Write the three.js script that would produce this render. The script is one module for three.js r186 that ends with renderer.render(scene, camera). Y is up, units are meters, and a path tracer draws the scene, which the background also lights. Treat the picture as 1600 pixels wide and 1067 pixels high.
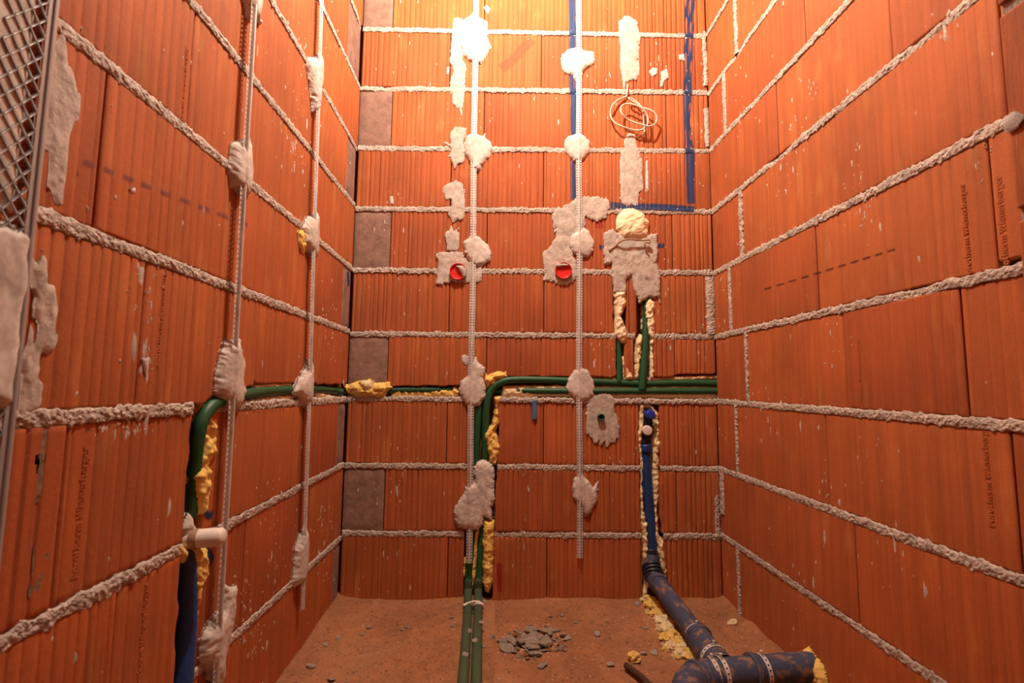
import * as THREE from 'three';
import { mergeGeometries } from 'three/addons/utils/BufferGeometryUtils.js';
import { TextGeometry } from 'three/addons/geometries/TextGeometry.js';
import { FontLoader } from 'three/addons/loaders/FontLoader.js';
import { RoundedBoxGeometry } from 'three/addons/geometries/RoundedBoxGeometry.js';
import { RectAreaLightUniformsLib } from 'three/addons/lights/RectAreaLightUniformsLib.js';

/* ------------------------------------------------------------------ camera, light, exposure */
const scene = new THREE.Scene();
scene.background = new THREE.Color(0x000000);
const FOCAL = 755, PITCH = 0.09473, YAW = 0.02813, ROLL = -0.01024;
const CAM = new THREE.Vector3(0, 0.77067, 1.85132);
const camera = new THREE.PerspectiveCamera(2 * Math.atan(533.5 / FOCAL) * 180 / Math.PI, 1600 / 1067, 0.02, 30);
camera.position.copy(CAM);
{
  const m = new THREE.Matrix4().makeRotationY(-YAW).multiply(new THREE.Matrix4().makeRotationX(PITCH)).multiply(new THREE.Matrix4().makeRotationZ(-ROLL));
  camera.quaternion.setFromRotationMatrix(m);
}
camera.focus = 1.8; camera.userData.fStop = 5.6;
camera.updateMatrixWorld(true);
const renderer = new THREE.WebGLRenderer({ antialias: true });
renderer.toneMapping = THREE.LinearToneMapping;
renderer.toneMappingExposure = .75;
renderer.shadowMap.enabled = true;
RectAreaLightUniformsLib.init();
const BULB = { pos: [0.03, 2.57, 0.76], color: 0xffefda, intensity: 13.5 };      // bare bulb under the ceiling
const DAY = { color: 0xe8f0ff, intensity: .12 };                                 // window of the room behind the camera

/* ------------------------------------------------------------------ dimensions */
const XL = -0.56811, XR = 0.84418, FY = 0.027, COURSE = 0.25;
const ZF = 1.33, ZF2 = 1.47, H = 2.73;          // front wall, ceiling height
const JL = -0.512, JR = 0.592;                  // door opening
const S0 = { back: XL, left: 0, right: 0 }, S1 = { back: XR, left: ZF, right: ZF };

/* ------------------------------------------------------------------ helpers */
let seed = 7;
const rnd = () => { seed = (seed * 1664525 + 1013904223) >>> 0; return seed / 4294967296; };
const rr = (a, b) => a + (b - a) * rnd();
const h3 = (x, y, z) => { let n = Math.imul(x, 374761393) + Math.imul(y, 668265263) + Math.imul(z, 2147483647 ^ 0x5bd1e995); n = Math.imul(n ^ (n >>> 13), 1274126177); return ((n ^ (n >>> 16)) >>> 0) / 4294967296; };
const sm = t => t * t * (3 - 2 * t);
function noise(x, y = 0, z = 0) {               // value noise, -1..1
  const X = Math.floor(x), Y = Math.floor(y), Z = Math.floor(z), u = sm(x - X), v = sm(y - Y), w = sm(z - Z);
  const L = (a, b, t) => a + (b - a) * t;
  return 2 * L(L(L(h3(X, Y, Z), h3(X + 1, Y, Z), u), L(h3(X, Y + 1, Z), h3(X + 1, Y + 1, Z), u), v),
    L(L(h3(X, Y, Z + 1), h3(X + 1, Y, Z + 1), u), L(h3(X, Y + 1, Z + 1), h3(X + 1, Y + 1, Z + 1), u), v), w) - 1;
}
const fbm = (x, y, z = 0, o = 3) => { let a = 0, g = 1, t = 0; for (let i = 0; i < o; i++) { a += g * noise(x, y, z + i * 17); t += g; g *= 0.5; x *= 2.1; y *= 2.1; } return a / t; };
const clamp = (v, a, b) => Math.min(b, Math.max(a, v));
const smooth = (a, b, v) => sm(clamp((v - a) / (b - a), 0, 1));

// places measured on the photograph (1600 x 1067) and carried onto the real planes of the room
const ray = (px, py) => new THREE.Vector3((px - 800) / FOCAL, (533.5 - py) / FOCAL, -1).applyQuaternion(camera.quaternion);
const onPlane = (axis, val, px, py) => { const d = ray(px, py); return CAM.clone().addScaledVector(d, (val - CAM[axis]) / d[axis]); };
const B = (px, py, d = 0) => { const p = onPlane('z', d, px, py); return [p.x, p.y]; };
const L = (px, py, d = 0) => { const p = onPlane('x', XL + d, px, py); return [p.z, p.y]; };
const R = (px, py, d = 0) => { const p = onPlane('x', XR - d, px, py); return [p.z, p.y]; };
const F = (px, py, h = 0) => { const p = onPlane('y', h, px, py); return [p.x, p.z]; };
const MEAS = { back: B, left: L, right: R };
const CROP = { B1: [530, 0, .281], B2: [820, 0, .281], B3: [530, 280, .281], B4: [820, 280, .281], B5: [530, 540, .281], B6: [820, 540, .281], B7: [480, 800, .25], B8: [800, 800, .25],
  L1: [0, 0, .3375], L2: [250, 0, .3373], L3: [0, 340, .3375], L4: [250, 340, .3373], L5: [0, 680, .3628], L6: [250, 680, .3626],
  R1: [1090, 0, .2812], R2: [1320, 0, .2811], R3: [1090, 280, .2812], R4: [1320, 280, .2811], R5: [1090, 540, .2812], R6: [1320, 540, .2811], R7: [1000, 780, .2689], R8: [1300, 780, .269] };
const pix = (c, pts) => pts.map(([x, y]) => [CROP[c][0] + x * CROP[c][2], CROP[c][1] + y * CROP[c][2]]);
const wallPos = { back: (s, y, d) => [s, y, d], left: (s, y, d) => [XL + d, y, s], right: (s, y, d) => [XR - d, y, s] };
const flip = { back: false, left: true, right: false };
const wv = (w, s, y, d) => new THREE.Vector3(...wallPos[w](s, y, d));

class Geo {                                       // triangle collector
  constructor() { this.p = []; this.u = []; this.i = []; }
  v(p, u = 0, v = 0) { this.p.push(p[0], p[1], p[2]); this.u.push(u, v); return this.p.length / 3 - 1; }
  t(a, b, c, f) { f ? this.i.push(a, c, b) : this.i.push(a, b, c); }
  q(a, b, c, d, f) { this.t(a, b, c, f); this.t(a, c, d, f); }
  done() {
    const g = new THREE.BufferGeometry();
    g.setAttribute('position', new THREE.Float32BufferAttribute(this.p, 3));
    g.setAttribute('uv', new THREE.Float32BufferAttribute(this.u, 2));
    g.setIndex(this.i); g.computeVertexNormals(); return g;
  }
}
const names = {};
const numbered = n => { const k = names[n] = (names[n] ?? -1) + 1; return k ? n + '_' + String(k).padStart(3, '0') : n; };
function mesh(name, geo, mat, parent) { const m = new THREE.Mesh(geo, mat); m.name = parent ? name : numbered(name); (parent || scene).add(m); return m; }
function tag(o, label, category, group, kind) { Object.assign(o.userData, { label, category }); if (group) o.userData.group = group; if (kind) o.userData.kind = kind; return o; }
function group(name, label, category, grp, pos) { const g = new THREE.Group(); g.name = numbered(name); scene.add(g); if (pos) g.position.set(...pos); return tag(g, label, category, grp); }
function structure(name, label) { const g = new THREE.Group(); g.name = name; g.userData = { kind: 'structure', label, category: name.split('_')[0] }; scene.add(g); return g; }
const merge = a => mergeGeometries(a.map(g => { const n = g.index ? g.toNonIndexed() : g; for (const k of Object.keys(n.attributes)) if (!['position', 'normal', 'uv'].includes(k)) n.deleteAttribute(k); return n; }));
const boxGeo = (x0, x1, y0, y1, z0, z1) => new THREE.BoxGeometry(x1 - x0, y1 - y0, z1 - z0).translate((x0 + x1) / 2, (y0 + y1) / 2, (z0 + z1) / 2);
const tube = (pts, r, seg = 64, rad = 14, closed = false) => new THREE.TubeGeometry(new THREE.CatmullRomCurve3(pts, closed, 'catmullrom', 0.5), seg, r, rad, closed);
// tube with round ends
function rod(pts, r, seg = 48, rad = 14) {
  const g = [tube(pts, r, seg, rad)];
  for (const p of [pts[0], pts[pts.length - 1]]) g.push(new THREE.SphereGeometry(r * .999, rad, 8).translate(p.x, p.y, p.z));
  return merge(g);
}
function lathe(profile, seg = 24) { return new THREE.LatheGeometry(profile.map(([r, y]) => new THREE.Vector2(r, y)), seg); }
function aim(g, from, dir) { const q = new THREE.Quaternion().setFromUnitVectors(new THREE.Vector3(0, 1, 0), dir.clone().normalize()); g.applyQuaternion(q); g.translate(from.x, from.y, from.z); return g; }

/* ------------------------------------------------------------------ materials */
function dataTex(n, m, fn, srgb) {
  const d = new Uint8Array(n * m * 4);
  for (let y = 0; y < m; y++) for (let x = 0; x < n; x++) { const c = fn(x / n, y / m), o = (y * n + x) * 4; d[o] = c[0]; d[o + 1] = c[1]; d[o + 2] = c[2]; d[o + 3] = 255; }
  const t = new THREE.DataTexture(d, n, m); t.wrapS = t.wrapT = THREE.RepeatWrapping; t.magFilter = THREE.LinearFilter; t.minFilter = THREE.LinearMipmapLinearFilter; t.generateMipmaps = true;
  if (srgb) t.colorSpace = THREE.SRGBColorSpace; t.needsUpdate = true; return t;
}
const grey = v => { const b = clamp(Math.round(v * 255), 0, 255); return [b, b, b]; };
const clayMap = dataTex(1024, 1024, (u, v) => {
  const st = noise(u * 110, v * 3, 1) * .045 + noise(u * 300, v * 12, 2) * .02, bl = fbm(u * 6, v * 5, 5, 4) * .10, gr = noise(u * 700, v * 700, 9) * .035;
  const pale = Math.max(0, fbm(u * 26, v * 9, 21, 3) - .28) * .35;
  const k = .9 + st + bl + gr;
  return [clamp(255 * (k + pale * .3), 0, 255), clamp(255 * (k * .97 + pale), 0, 255), clamp(255 * (k * .94 + pale * 1.3), 0, 255)];
}, true);
const clayBump = dataTex(512, 512, (u, v) => grey(.5 + noise(u * 220, v * 12, 3) * .22 + noise(u * 260, v * 260, 4) * .18 + fbm(u * 30, v * 18, 6) * .2));
const grainBump = dataTex(512, 512, (u, v) => grey(.5 + fbm(u * 60, v * 60, 3, 4) * .45));
const mortarBump = dataTex(1024, 1024, (u, v) => grey(.5 + fbm(u * 170, v * 170, 3, 3) * .4 + noise(u * 500, v * 500, 8) * .2));
const grainMap = dataTex(512, 512, (u, v) => { const k = .9 + fbm(u * 40, v * 40, 13, 4) * .14 + noise(u * 300, v * 300, 2) * .06; return [255 * k, 255 * k, 255 * k].map(c => clamp(c, 0, 255)); }, true);
const dustMap = dataTex(1024, 1024, (u, v) => {
  const a = fbm(u * 9, v * 9, 2, 5), b = fbm(u * 40, v * 40, 7, 3), sp = noise(u * 330, v * 330, 4);
  const k = .9 + a * .11 + b * .08 + sp * .06, pale = clamp(fbm(u * 5, v * 5, 31, 3) * .8, 0, 1);
  const dk = noise(u * 190, v * 190, 8) > .72 ? .72 : 1;
  return [clamp(255 * k * dk, 0, 255), clamp(255 * k * dk * (.98 + pale * .08), 0, 255), clamp(255 * k * dk * (.95 + pale * .2), 0, 255)];
}, true);
const pipeDust = dataTex(512, 512, (u, v) => { const t = smooth(-.05, .45, fbm(u * 14, v * 14, 41, 5)) * .85, g = .9 + .12 * noise(u * 200, v * 200, 6); return [clamp((66 + 95 * t) * g, 0, 255), clamp((76 + 40 * t) * g, 0, 255), clamp((104 - 14 * t) * g, 0, 255)]; }, true);
const std = (color, roughness, o = {}) => new THREE.MeshStandardMaterial({ color, roughness, side: THREE.DoubleSide, ...o });
const clay = [0xbe6a36, 0xb86433, 0xc16e39, 0xb66131, 0xc36c36].map(c => std(c, .8, { map: clayMap, bumpMap: clayBump, bumpScale: .0008 }));
const M = {
  clayCut: std(0xb56540, .95, { map: grainMap, bumpMap: grainBump, bumpScale: .004 }),
  mortar: std(0xccc0b4, .96, { map: grainMap, bumpMap: mortarBump, bumpScale: .003 }),
  concrete: std(0x997a6b, .93, { map: grainMap, bumpMap: grainBump, bumpScale: .002 }),
  plaster: std(0xdfd6cc, .85, { map: grainMap, bumpMap: grainBump, bumpScale: .0008 }),
  cement: std(0xcbc0b4, .92, { map: grainMap, bumpMap: grainBump, bumpScale: .0015 }),
  foam: std(0xe8c56c, .85, { bumpMap: grainBump, bumpScale: .002 }),
  foamPale: std(0xe6d3a4, .85, { bumpMap: grainBump, bumpScale: .002 }),
  cream: std(0xf1e0b8, .8, { bumpMap: grainBump, bumpScale: .0012 }),
  zinc: std(0xe8e5e0, .5, { metalness: .2, map: grainMap }),
  steel: std(0xc4c8ca, .45, { metalness: .45, map: grainMap }),
  green: std(0x1f5c36, .5, { map: grainMap }),
  greenDusty: std(0x465a3e, .8, { map: dustMap }),
  blue: std(0x1b4584, .4, { map: grainMap }),
  blueDusty: std(0xffffff, .7, { map: pipeDust }),
  blueDark: std(0x1b2436, .5),
  blueCap: std(0x2440b8, .4),
  white: std(0xe6ddd2, .5),
  red: std(0xd02a24, .35),
  cable: std(0xc8baa9, .6),
  cableBrown: std(0x9c7c64, .6),
  wood: std(0x5a3a26, .9, { map: grainMap, bumpMap: grainBump, bumpScale: .002 }),
  floor: std(0xa6724e, .96, { map: dustMap, bumpMap: grainBump, bumpScale: .004 }),
  stone: std(0xaa9c8c, .95, { map: grainMap, bumpMap: grainBump, bumpScale: .002 }),
  stonePale: std(0xc2b4a4, .95, { map: grainMap, bumpMap: grainBump, bumpScale: .002 }),
  stoneClay: std(0xa87852, .95, { map: grainMap, bumpMap: grainBump, bumpScale: .002 }),
  paintWhite: std(0xd8d4cc, .9),
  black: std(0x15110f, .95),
};

/* ------------------------------------------------------------------ the shell */
const ceiling = structure('ceiling', 'raw concrete ceiling above the frame'); mesh('slab', boxGeo(-1.9, 2.1, H, H + .15, -.3, 4.2), M.concrete, ceiling);
const wallBack = structure('wall_back', 'back wall of ribbed orange hollow clay blocks with pale mortar');
const wallLeft = structure('wall_left', 'left wall of ribbed orange hollow clay blocks with pale mortar');
const wallRight = structure('wall_right', 'right wall of ribbed orange hollow clay blocks with pale mortar');
const WALL = { back: wallBack, left: wallLeft, right: wallRight };
const CORE = .06;
mesh('core', boxGeo(XL - .3, XR + .3, -.1, H, -.3, -CORE), M.clayCut, wallBack);
mesh('core', boxGeo(XL - .3, XL - CORE, -.1, H, -CORE, ZF), M.clayCut, wallLeft);
mesh('core', boxGeo(XR + CORE, XR + .3, -.1, H, -CORE, ZF), M.clayCut, wallRight);

// bed joints: measured height of the k-th joint along each wall
const bed = { back: [], left: [], right: [] };
{
  const back = [[0, 0], [.258, .249], [.503, .496], [.751, .750], [.996, 1.003], [1.243, 1.257], [1.488, 1.505], [1.736, 1.758], [1.986, 2.008], [2.240, 2.256], [2.49, 2.505], [2.745, 2.755]];
  const left = [[0, 0], [.2414, .011], [.5062, -.0059], [.7458, .0066], [1.0036, .0004], [1.2489, .0043], [1.4998, -.006], [1.7303, .0124], [1.988, .0], [2.24, 0], [2.495, 0], [2.745, 0]];
  const right = [[0, 0], [.255, -.0069], [.4988, -.0026], [.7527, -.0086], [1.0022, -.004], [1.2534, -.0057], [1.5031, -.002], [1.7596, -.0189], [1.9992, .0038], [2.258, -.01], [2.505, 0], [2.755, 0]];
  for (let k = 0; k < 12; k++) {
    bed.back.push(s => (k ? back[k][0] + (back[k][1] - back[k][0]) * (s - XL) / (XR - XL) : .0) - FY);
    bed.left.push(s => (k ? left[k][0] + left[k][1] * s : 0) - FY);
    bed.right.push(s => (k ? right[k][0] + right[k][1] * s : 0) - FY);
  }
}
const GAP = .0092;                                  // half the joint between two courses
const registry = { back: [], left: [], right: [] };  // faces of the laid blocks, for things fixed to them
const blockAt = (w, s, y) => registry[w].find(b => s > b.s0 && s < b.s1 && y > b.y0 && y < b.y1);
function faceDepth(w, s, y) { for (const b of registry[w]) if (s > b.s0 && s < b.s1 && y > b.y0 && y < b.y1) return b.depth(s); return .004; }

// one hollow clay block: ribbed face, eased arrises, edges that may be broken away by a chase
function brick(w, k, s0, s1, o = {}) {
  const g = new Geo(), id = registry[w].length, rgh = rr(0, 100), ou = rr(.02, .52), ov = rr(.02, .7), proud = rr(-.0015, .0015), f = flip[w];
  const per = o.period || (w === 'back' ? .0195 : .0205), gd = (w === 'right' ? .0012 : w === 'left' ? .0017 : .0042) * rr(.85, 1.15);
  const cols = [[s0, -.003], [s0 + .0025, 0]];
  let s = s0 + rr(.006, .014), band = s0 + (s1 - s0) * (o.band ?? (rnd() < .5 ? .08 : .9));
  while (s < s1 - .012) {
    const gw = w === 'left' ? rr(.006, .009) : rr(.0042, .0062), dd = gd * rr(.65, 1.2);
    if (Math.abs(s - band) > .012) { cols.push([s, 0], [s + gw * .35, -dd], [s + gw * .65, -dd], [s + gw, 0]); s += per * rr(.85, 1.15) - (rnd() < .12 ? .006 : 0); }
    else { cols.push([s, 0]); s += .01; }
  }
  cols.push([s1 - .0025, 0], [s1, -.003]);
  if (o.hole) { for (let q = -4; q <= 4; q++) { const x = o.hole[0] + q * .0032; let a = cols[0], d = 0; for (const c of cols) { if (c[0] > x) { d = a[1] + (c[1] - a[1]) * (x - a[0]) / (c[0] - a[0]); break; } a = c; } cols.push([x, d]); } cols.sort((p, q) => p[0] - q[0]); }
  const rag = o.sl || o.sr || o.hole, rows = [0, .004, ...(rag ? Array.from({ length: 19 }, (_, i) => (i + 1) * .0115) : [.115]), -.004, 0];
  const nr = rows.length, nc = cols.length, ids = [];
  const yb = o.yb || (q => bed[w][k](q) + (k ? GAP : -.012)), yt = o.yt || (q => bed[w][k + 1](q) - GAP);
  for (let r = 0; r < nr; r++) {
    ids.push([]);
    for (let c = 0; c < nc; c++) {
      let q = cols[c][0], d = cols[c][1] + proud;
      const a = yb(q), b = yt(q);
      let y = r === 0 ? a : r === nr - 1 ? b : r === 1 ? a + .004 : r === nr - 2 ? b - .004 : a + (b - a) * (rag ? (r - 1) / (nr - 3) : .5);
      if (r === 0 || r === nr - 1) d -= .003;
      const lo = o.sl ? o.sl(y) : -9, hi = o.sr ? o.sr(y) : 9;
      if (q < lo) { q = lo; d = -.002; } if (q > hi) { q = hi; d = -.002; }
      y += noise(q * 90, k * 7, rgh) * .0012 * (r === 0 || r === nr - 1 ? 1 : 0);
      d += fbm(q * 5, y * 5, rgh, 2) * .0008;
      ids[r].push(g.v(wallPos[w](q, y, d), q - s0 + ou, y - bed[w][k](s0) + ov));
    }
  }
  const at = (i, a) => a === 'y' ? g.p[i * 3 + 1] : w === 'back' ? g.p[i * 3] : g.p[i * 3 + 2];
  for (let r = 0; r < nr - 1; r++) for (let c = 0; c < nc - 1; c++) if (!o.hole || Math.abs((at(ids[r][c], 's') + at(ids[r + 1][c + 1], 's')) / 2 - o.hole[0]) + Math.abs((at(ids[r][c], 'y') + at(ids[r + 1][c + 1], 'y')) / 2 - o.hole[1]) > o.hole[2]) g.q(ids[r][c], ids[r][c + 1], ids[r + 1][c + 1], ids[r + 1][c], f);
  // sides going into the wall
  const rim = []; for (let c = 0; c < nc; c++) rim.push(ids[0][c]); for (let r = 1; r < nr; r++) rim.push(ids[r][nc - 1]); for (let c = nc - 2; c >= 0; c--) rim.push(ids[nr - 1][c]); for (let r = nr - 2; r > 0; r--) rim.push(ids[r][0]);
  const inn = { back: [0, 0, -.055], left: [-.055, 0, 0], right: [.055, 0, 0] }[w];
  const front = rim.map(i => g.v([g.p[i * 3], g.p[i * 3 + 1], g.p[i * 3 + 2]], g.u[i * 2], g.u[i * 2 + 1]));
  const bk = rim.map(i => g.v([g.p[i * 3] + inn[0], g.p[i * 3 + 1] + inn[1], g.p[i * 3 + 2] + inn[2]], g.u[i * 2] + .05, g.u[i * 2 + 1] + .05));
  for (let i = 0; i < rim.length; i++) { const j = (i + 1) % rim.length; g.q(front[j], front[i], bk[i], bk[j], f); }
  const mid = (s0 + s1) / 2, ymid = (yb(mid) + yt(mid)) / 2;
  const face0 = o.sl ? Math.max(s0, o.sl(ymid)) : s0, face1 = o.sr ? Math.min(s1, o.sr(ymid)) : s1;
  registry[w].push({ s0: face0, s1: face1, y0: yb(mid), y1: yt(mid), depth: q => { let a = cols[0]; for (const c of cols) { if (c[0] > q) { const t = (q - a[0]) / Math.max(1e-6, c[0] - a[0]); return proud + a[1] + (c[1] - a[1]) * t; } a = c; } return proud; } });
  return registry[w][registry[w].length - 1].mesh = mesh('brick', g.done(), clay[Math.floor(rnd() * clay.length)], WALL[w]);
}
function concreteBlock(w, k, s0, s1, yb) {
  const g = new Geo(), f = flip[w], n = 12, ids = [], a = yb || (q => bed[w][k](q) + (k ? GAP : -.012)), b = q => bed[w][k + 1](q) - GAP;
  for (let r = 0; r <= n; r++) { ids.push([]); for (let c = 0; c <= n; c++) {
    const q = s0 + (s1 - s0) * c / n, e = (r === 0 || r === n || c === 0 || c === n) ? -.004 : 0;
    ids[r].push(g.v(wallPos[w](q, a(q) + (b(q) - a(q)) * r / n, e + fbm(q * 30, r * 1.3, k, 3) * .0012), q + k * .3, r * .02 + k));
  } }
  for (let r = 0; r < n; r++) for (let c = 0; c < n; c++) g.q(ids[r][c], ids[r][c + 1], ids[r + 1][c + 1], ids[r + 1][c], f);
  const edge = [[0, 0, n, 0], [n, 0, n, n], [n, n, 0, n], [0, n, 0, 0]];
  const P = (c, r, d) => wallPos[w](s0 + (s1 - s0) * c / n, (() => { const q = s0 + (s1 - s0) * c / n; return a(q) + (b(q) - a(q)) * r / n; })(), d);
  for (const [c0, r0, c1, r1] of edge) { const v = [g.v(P(c0, r0, -.004)), g.v(P(c1, r1, -.004)), g.v(P(c1, r1, -.055)), g.v(P(c0, r0, -.055))]; g.q(v[1], v[0], v[3], v[2], f); }
  registry[w].push({ s0, s1, y0: a(s0), y1: b(s0), depth: () => 0 });
  return mesh('concrete_block', g.done(), M.concrete, WALL[w]);
}
// ragged ribbon of squeezed-out mortar, lying (bed joint) or standing (head joint)
function mortar(w, name, a, b, centre, half, standing, o = {}) {
  const g = new Geo(), f = flip[w], n = Math.max(4, Math.round((b - a) / .0024)), m = 10, z = rr(0, 500), ids = [], out = o.out ?? .0022;
  for (let i = 0; i <= n; i++) {
    const t = a + (b - a) * i / n, c = centre(t); ids.push([]);
    const full = smooth(-.75, -.2, fbm(t * 4.2, 3, z, 2) + .12);                 // places where the joint was left hollow
    const up = half * (.55 + .4 * full) + .0044 * fbm(t * 70, 0, z, 4) + .0006 + .005 * Math.max(0, noise(t * 170, 5, z) - .1) * full;
    const dn = half * (.95 + .12 * full) + .0044 * fbm(t * 65, 9, z, 4) + .0006 + .009 * Math.max(0, noise(t * 120, 8, z) - .25) * full;
    for (let j = -1; j <= m + 1; j++) {
      const v = clamp(j, 0, m) / m, e = Math.sin(Math.PI * v);
      const across = c - dn + (up + dn) * v + (j > 0 && j < m ? .0012 * noise(t * 160, j * 7.3, z) : 0);
      let d = out * (.25 + .75 * Math.pow(e, .6)) * (.35 + .65 * full) + .0042 * fbm(t * 210, across * 210, z + 3, 3) * e - (1 - full) * .007;
      if (j === 0 || j === m) d = Math.min(d, .0012) * (full > .5 ? 1 : 1);
      if (j < 0 || j > m) d = -.02;
      ids[i].push(standing ? g.v(wallPos[w](across, t, d), across * 1.3, t * 1.3) : g.v(wallPos[w](t, across, d), t * 1.3, across * 1.3));
    }
  }
  const q = standing ? !f : f;
  for (let i = 0; i < n; i++) for (let j = 0; j < m + 2; j++) g.q(ids[i][j], ids[i + 1][j], ids[i + 1][j + 1], ids[i][j + 1], q);
  return mesh(name, g.done(), M.mortar, WALL[w]);
}

/* chases cut for the pipes (metres on the wall) */
const bx = (px, py) => B(px, py)[0], lx = (px, py) => L(px, py)[0], rx = (px, py) => R(px, py)[0];
const by = (px, py) => B(px, py)[1], ly = (px, py) => L(px, py)[1];
const edge = (pts, z) => y => { // broken edge: px points (top to bottom) -> s as a function of height
  let q = pts[0][0]; for (let i = 0; i < pts.length - 1; i++) { const [sa, ya] = pts[i], [sb, yb] = pts[i + 1]; if (y <= ya && y >= yb) q = sa + (sb - sa) * (ya - y) / (ya - yb); }
  if (y < pts[pts.length - 1][1]) q = pts[pts.length - 1][0];
  return q + .004 * fbm(y * 60, z, 0, 3);
};
const eB = (pts, z) => edge(pts.map(p => B(...p)), z), eL = (pts, z) => edge(pts.map(p => L(...p)), z);
const c1L = eB([[737, 620], [738, 700], [734, 780], [726, 835], [722, 935]], 1), c1R = eB([[778, 620], [780, 680], [777, 720], [774, 780], [773, 840], [769, 935]], 2);
const c2L = eB([[997, 628], [998, 700], [1000, 800], [1002, 850], [1004, 935]], 3), c2R = eB([[1030, 628], [1031, 720], [1031, 800], [1038, 850], [1042, 935]], 4);
const c3L = eB([[957, 440], [958, 500], [962, 530], [963, 600]], 5), c3R = eB([[979, 440], [977, 510], [975, 560], [980, 600]], 6);
const c4L = eB([[994, 470], [994, 520], [991, 540], [990, 600]], 7), c4R = eB([[1021, 470], [1020, 600]], 8);
const topPts = [[540, 604], [610, 603], [700, 602], [775, 600], [790, 588], [905, 588], [1000, 590], [1050, 589], [1060, 585], [1122, 584]].map(p => B(...p));
const chaseTop = s => { let y = topPts[0][1]; for (let i = 0; i < topPts.length - 1; i++) { const [a, ya] = topPts[i], [b, yb] = topPts[i + 1]; if (s >= a && s <= b) y = ya + (yb - ya) * (s - a) / (b - a); } if (s > topPts[9][0]) y = topPts[9][1]; return y + .004 * fbm(s * 40, 7, 0, 3); };
const lTop = [[543, 600], [493, 600], [466, 598], [402, 600], [341, 613], [326, 626]].map(p => L(...p));
const chaseTopL = s => { let y = lTop[0][1]; for (let i = 0; i < lTop.length - 1; i++) { const [a, ya] = lTop[i], [b, yb] = lTop[i + 1]; if (s >= a && s <= b) y = ya + (yb - ya) * (s - a) / (b - a); } if (s > lTop[5][0]) y = Math.max(bed.left[3](s) + GAP, lTop[5][1] - (s - lTop[5][0]) * .6); return y + .004 * fbm(s * 40, 17, 0, 3); };
const lcA = lx(324, 670), lcB = lx(299, 670);   // upright chase in the left wall between these
const cLn = y => lcA + .006 * fbm(y * 30, 31, 0, 3) + .004, cLf = y => lcB + .005 * fbm(y * 28, 37, 0, 3);
const rounded = (fn, s0, s1, r) => s => fn(s) + r * (Math.exp(-Math.max(0, s - s0) / (r * .6)) + Math.exp(-Math.max(0, s1 - s) / (r * .6))) * .6;

/* back wall */
const e2 = .0016;
{
  const rowsPx = {
    0: [855, [[544, 700], [700, 725, 'r'], [769, 854.5, 'l'], [854.5, 1003, 'R'], [1040, 1125, 'L']]],
    1: [780, [['c', 542, 600], [600, 735, 'r'], [774, 906, 'l'], [906, 1001, 'R'], [1030, 1057.5, 'L'], [1057.5, 1122]]],
    2: [675, [[546, 698], [698, 739, 'r'], [778, 849.5, 'l'], [849.5, 998, 'R'], [1030, 1122, 'L']]],
    3: [560, [['c', 549, 606, 't'], [606, 760, 't'], [760, 905, 't'], [905, 963, 't', 'r3'], [975, 990.5, 't'], [1021, 1054.5, 't', 'l4'], [1054.5, 1120, 't']]],
    4: [470, [[552, 702], [702, 850], [850, 958, '', 'r3'], [978, 995], [1020, 1117, '', 'l4']]],
    5: [375, [['c', 553.5, 610], [610, 761], [761, 904], [904, 1051], [1051, 1114]]],
    6: [280, [[558, 704.5], [704.5, 849.5], [849.5, 993], [993, 1112]]],
    7: [185, [['c', 558, 612], [612, 756.5], [756.5, 898], [898, 1041.5], [1041.5, 1108]]],
    8: [90, [[560, 703.5], [703.5, 846], [846, 990], [990, 1105]]],
    9: [20, [['c', 561, 614], [614, 757], [757, 898], [898, 1038], [1038, 1103]]],
    10: [20, [[561, 706], [706, 850], [850, 994], [994, 1103]]],
  };
  for (const k of Object.keys(rowsPx)) {
    const [py, list] = rowsPx[k];
    list.forEach((it, i) => {
      const c = it[0] === 'c', a = c ? it.slice(1) : it;
      let s0 = bx(a[0], py) + e2, s1 = bx(a[1], py) - e2; const o = {};
      if (i === 0) s0 = XL + (c ? .001 : .004); if (i === list.length - 1) s1 = XR - .0005;
      for (const m of a.slice(2)) {
        if (m === 't') o.yb = c ? s => chaseTop(s) : rounded(chaseTop, s0, s1, .006);
        if (m === 'r') { o.sr = c1L; s1 = c1L(by(700, py)) + .012; } if (m === 'l') { o.sl = c1R; s0 = c1R(by(700, py)) - .012; }
        if (m === 'R') { o.sr = c2L; s1 += .012; } if (m === 'L') { o.sl = c2R; s0 -= .012; }
        if (m === 'r3') { o.sr = c3L; s1 += .01; } if (m === 'l4') { o.sl = c4R; s0 -= .01; }
      }
      if (c) concreteBlock('back', +k, s0, s1, o.yb); else brick('back', +k, s0, s1, o);
    });
  }
  const y2 = bed.back;
  for (let k = 1; k <= 10; k++) {
    const cuts = k === 1 || k === 2 ? [[c1L(y2[k](0)), c1R(y2[k](0))], [c2L(y2[k](.6)), c2R(y2[k](.6))]] : k === 3 ? [[c1L(.7), c1R(.7)]] : k === 4 ? [[bx(962, 521), bx(978, 521)], [bx(992, 521), bx(1020, 521)]] : [];
    let a = XL + .002; for (const [p, q] of cuts) { mortar('back', 'bed_joint', a, p, y2[k], GAP, false); a = q; } mortar('back', 'bed_joint', a, XR - .002, y2[k], GAP, false, k === 3 ? { out: .004 } : {});
  }
}
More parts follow.
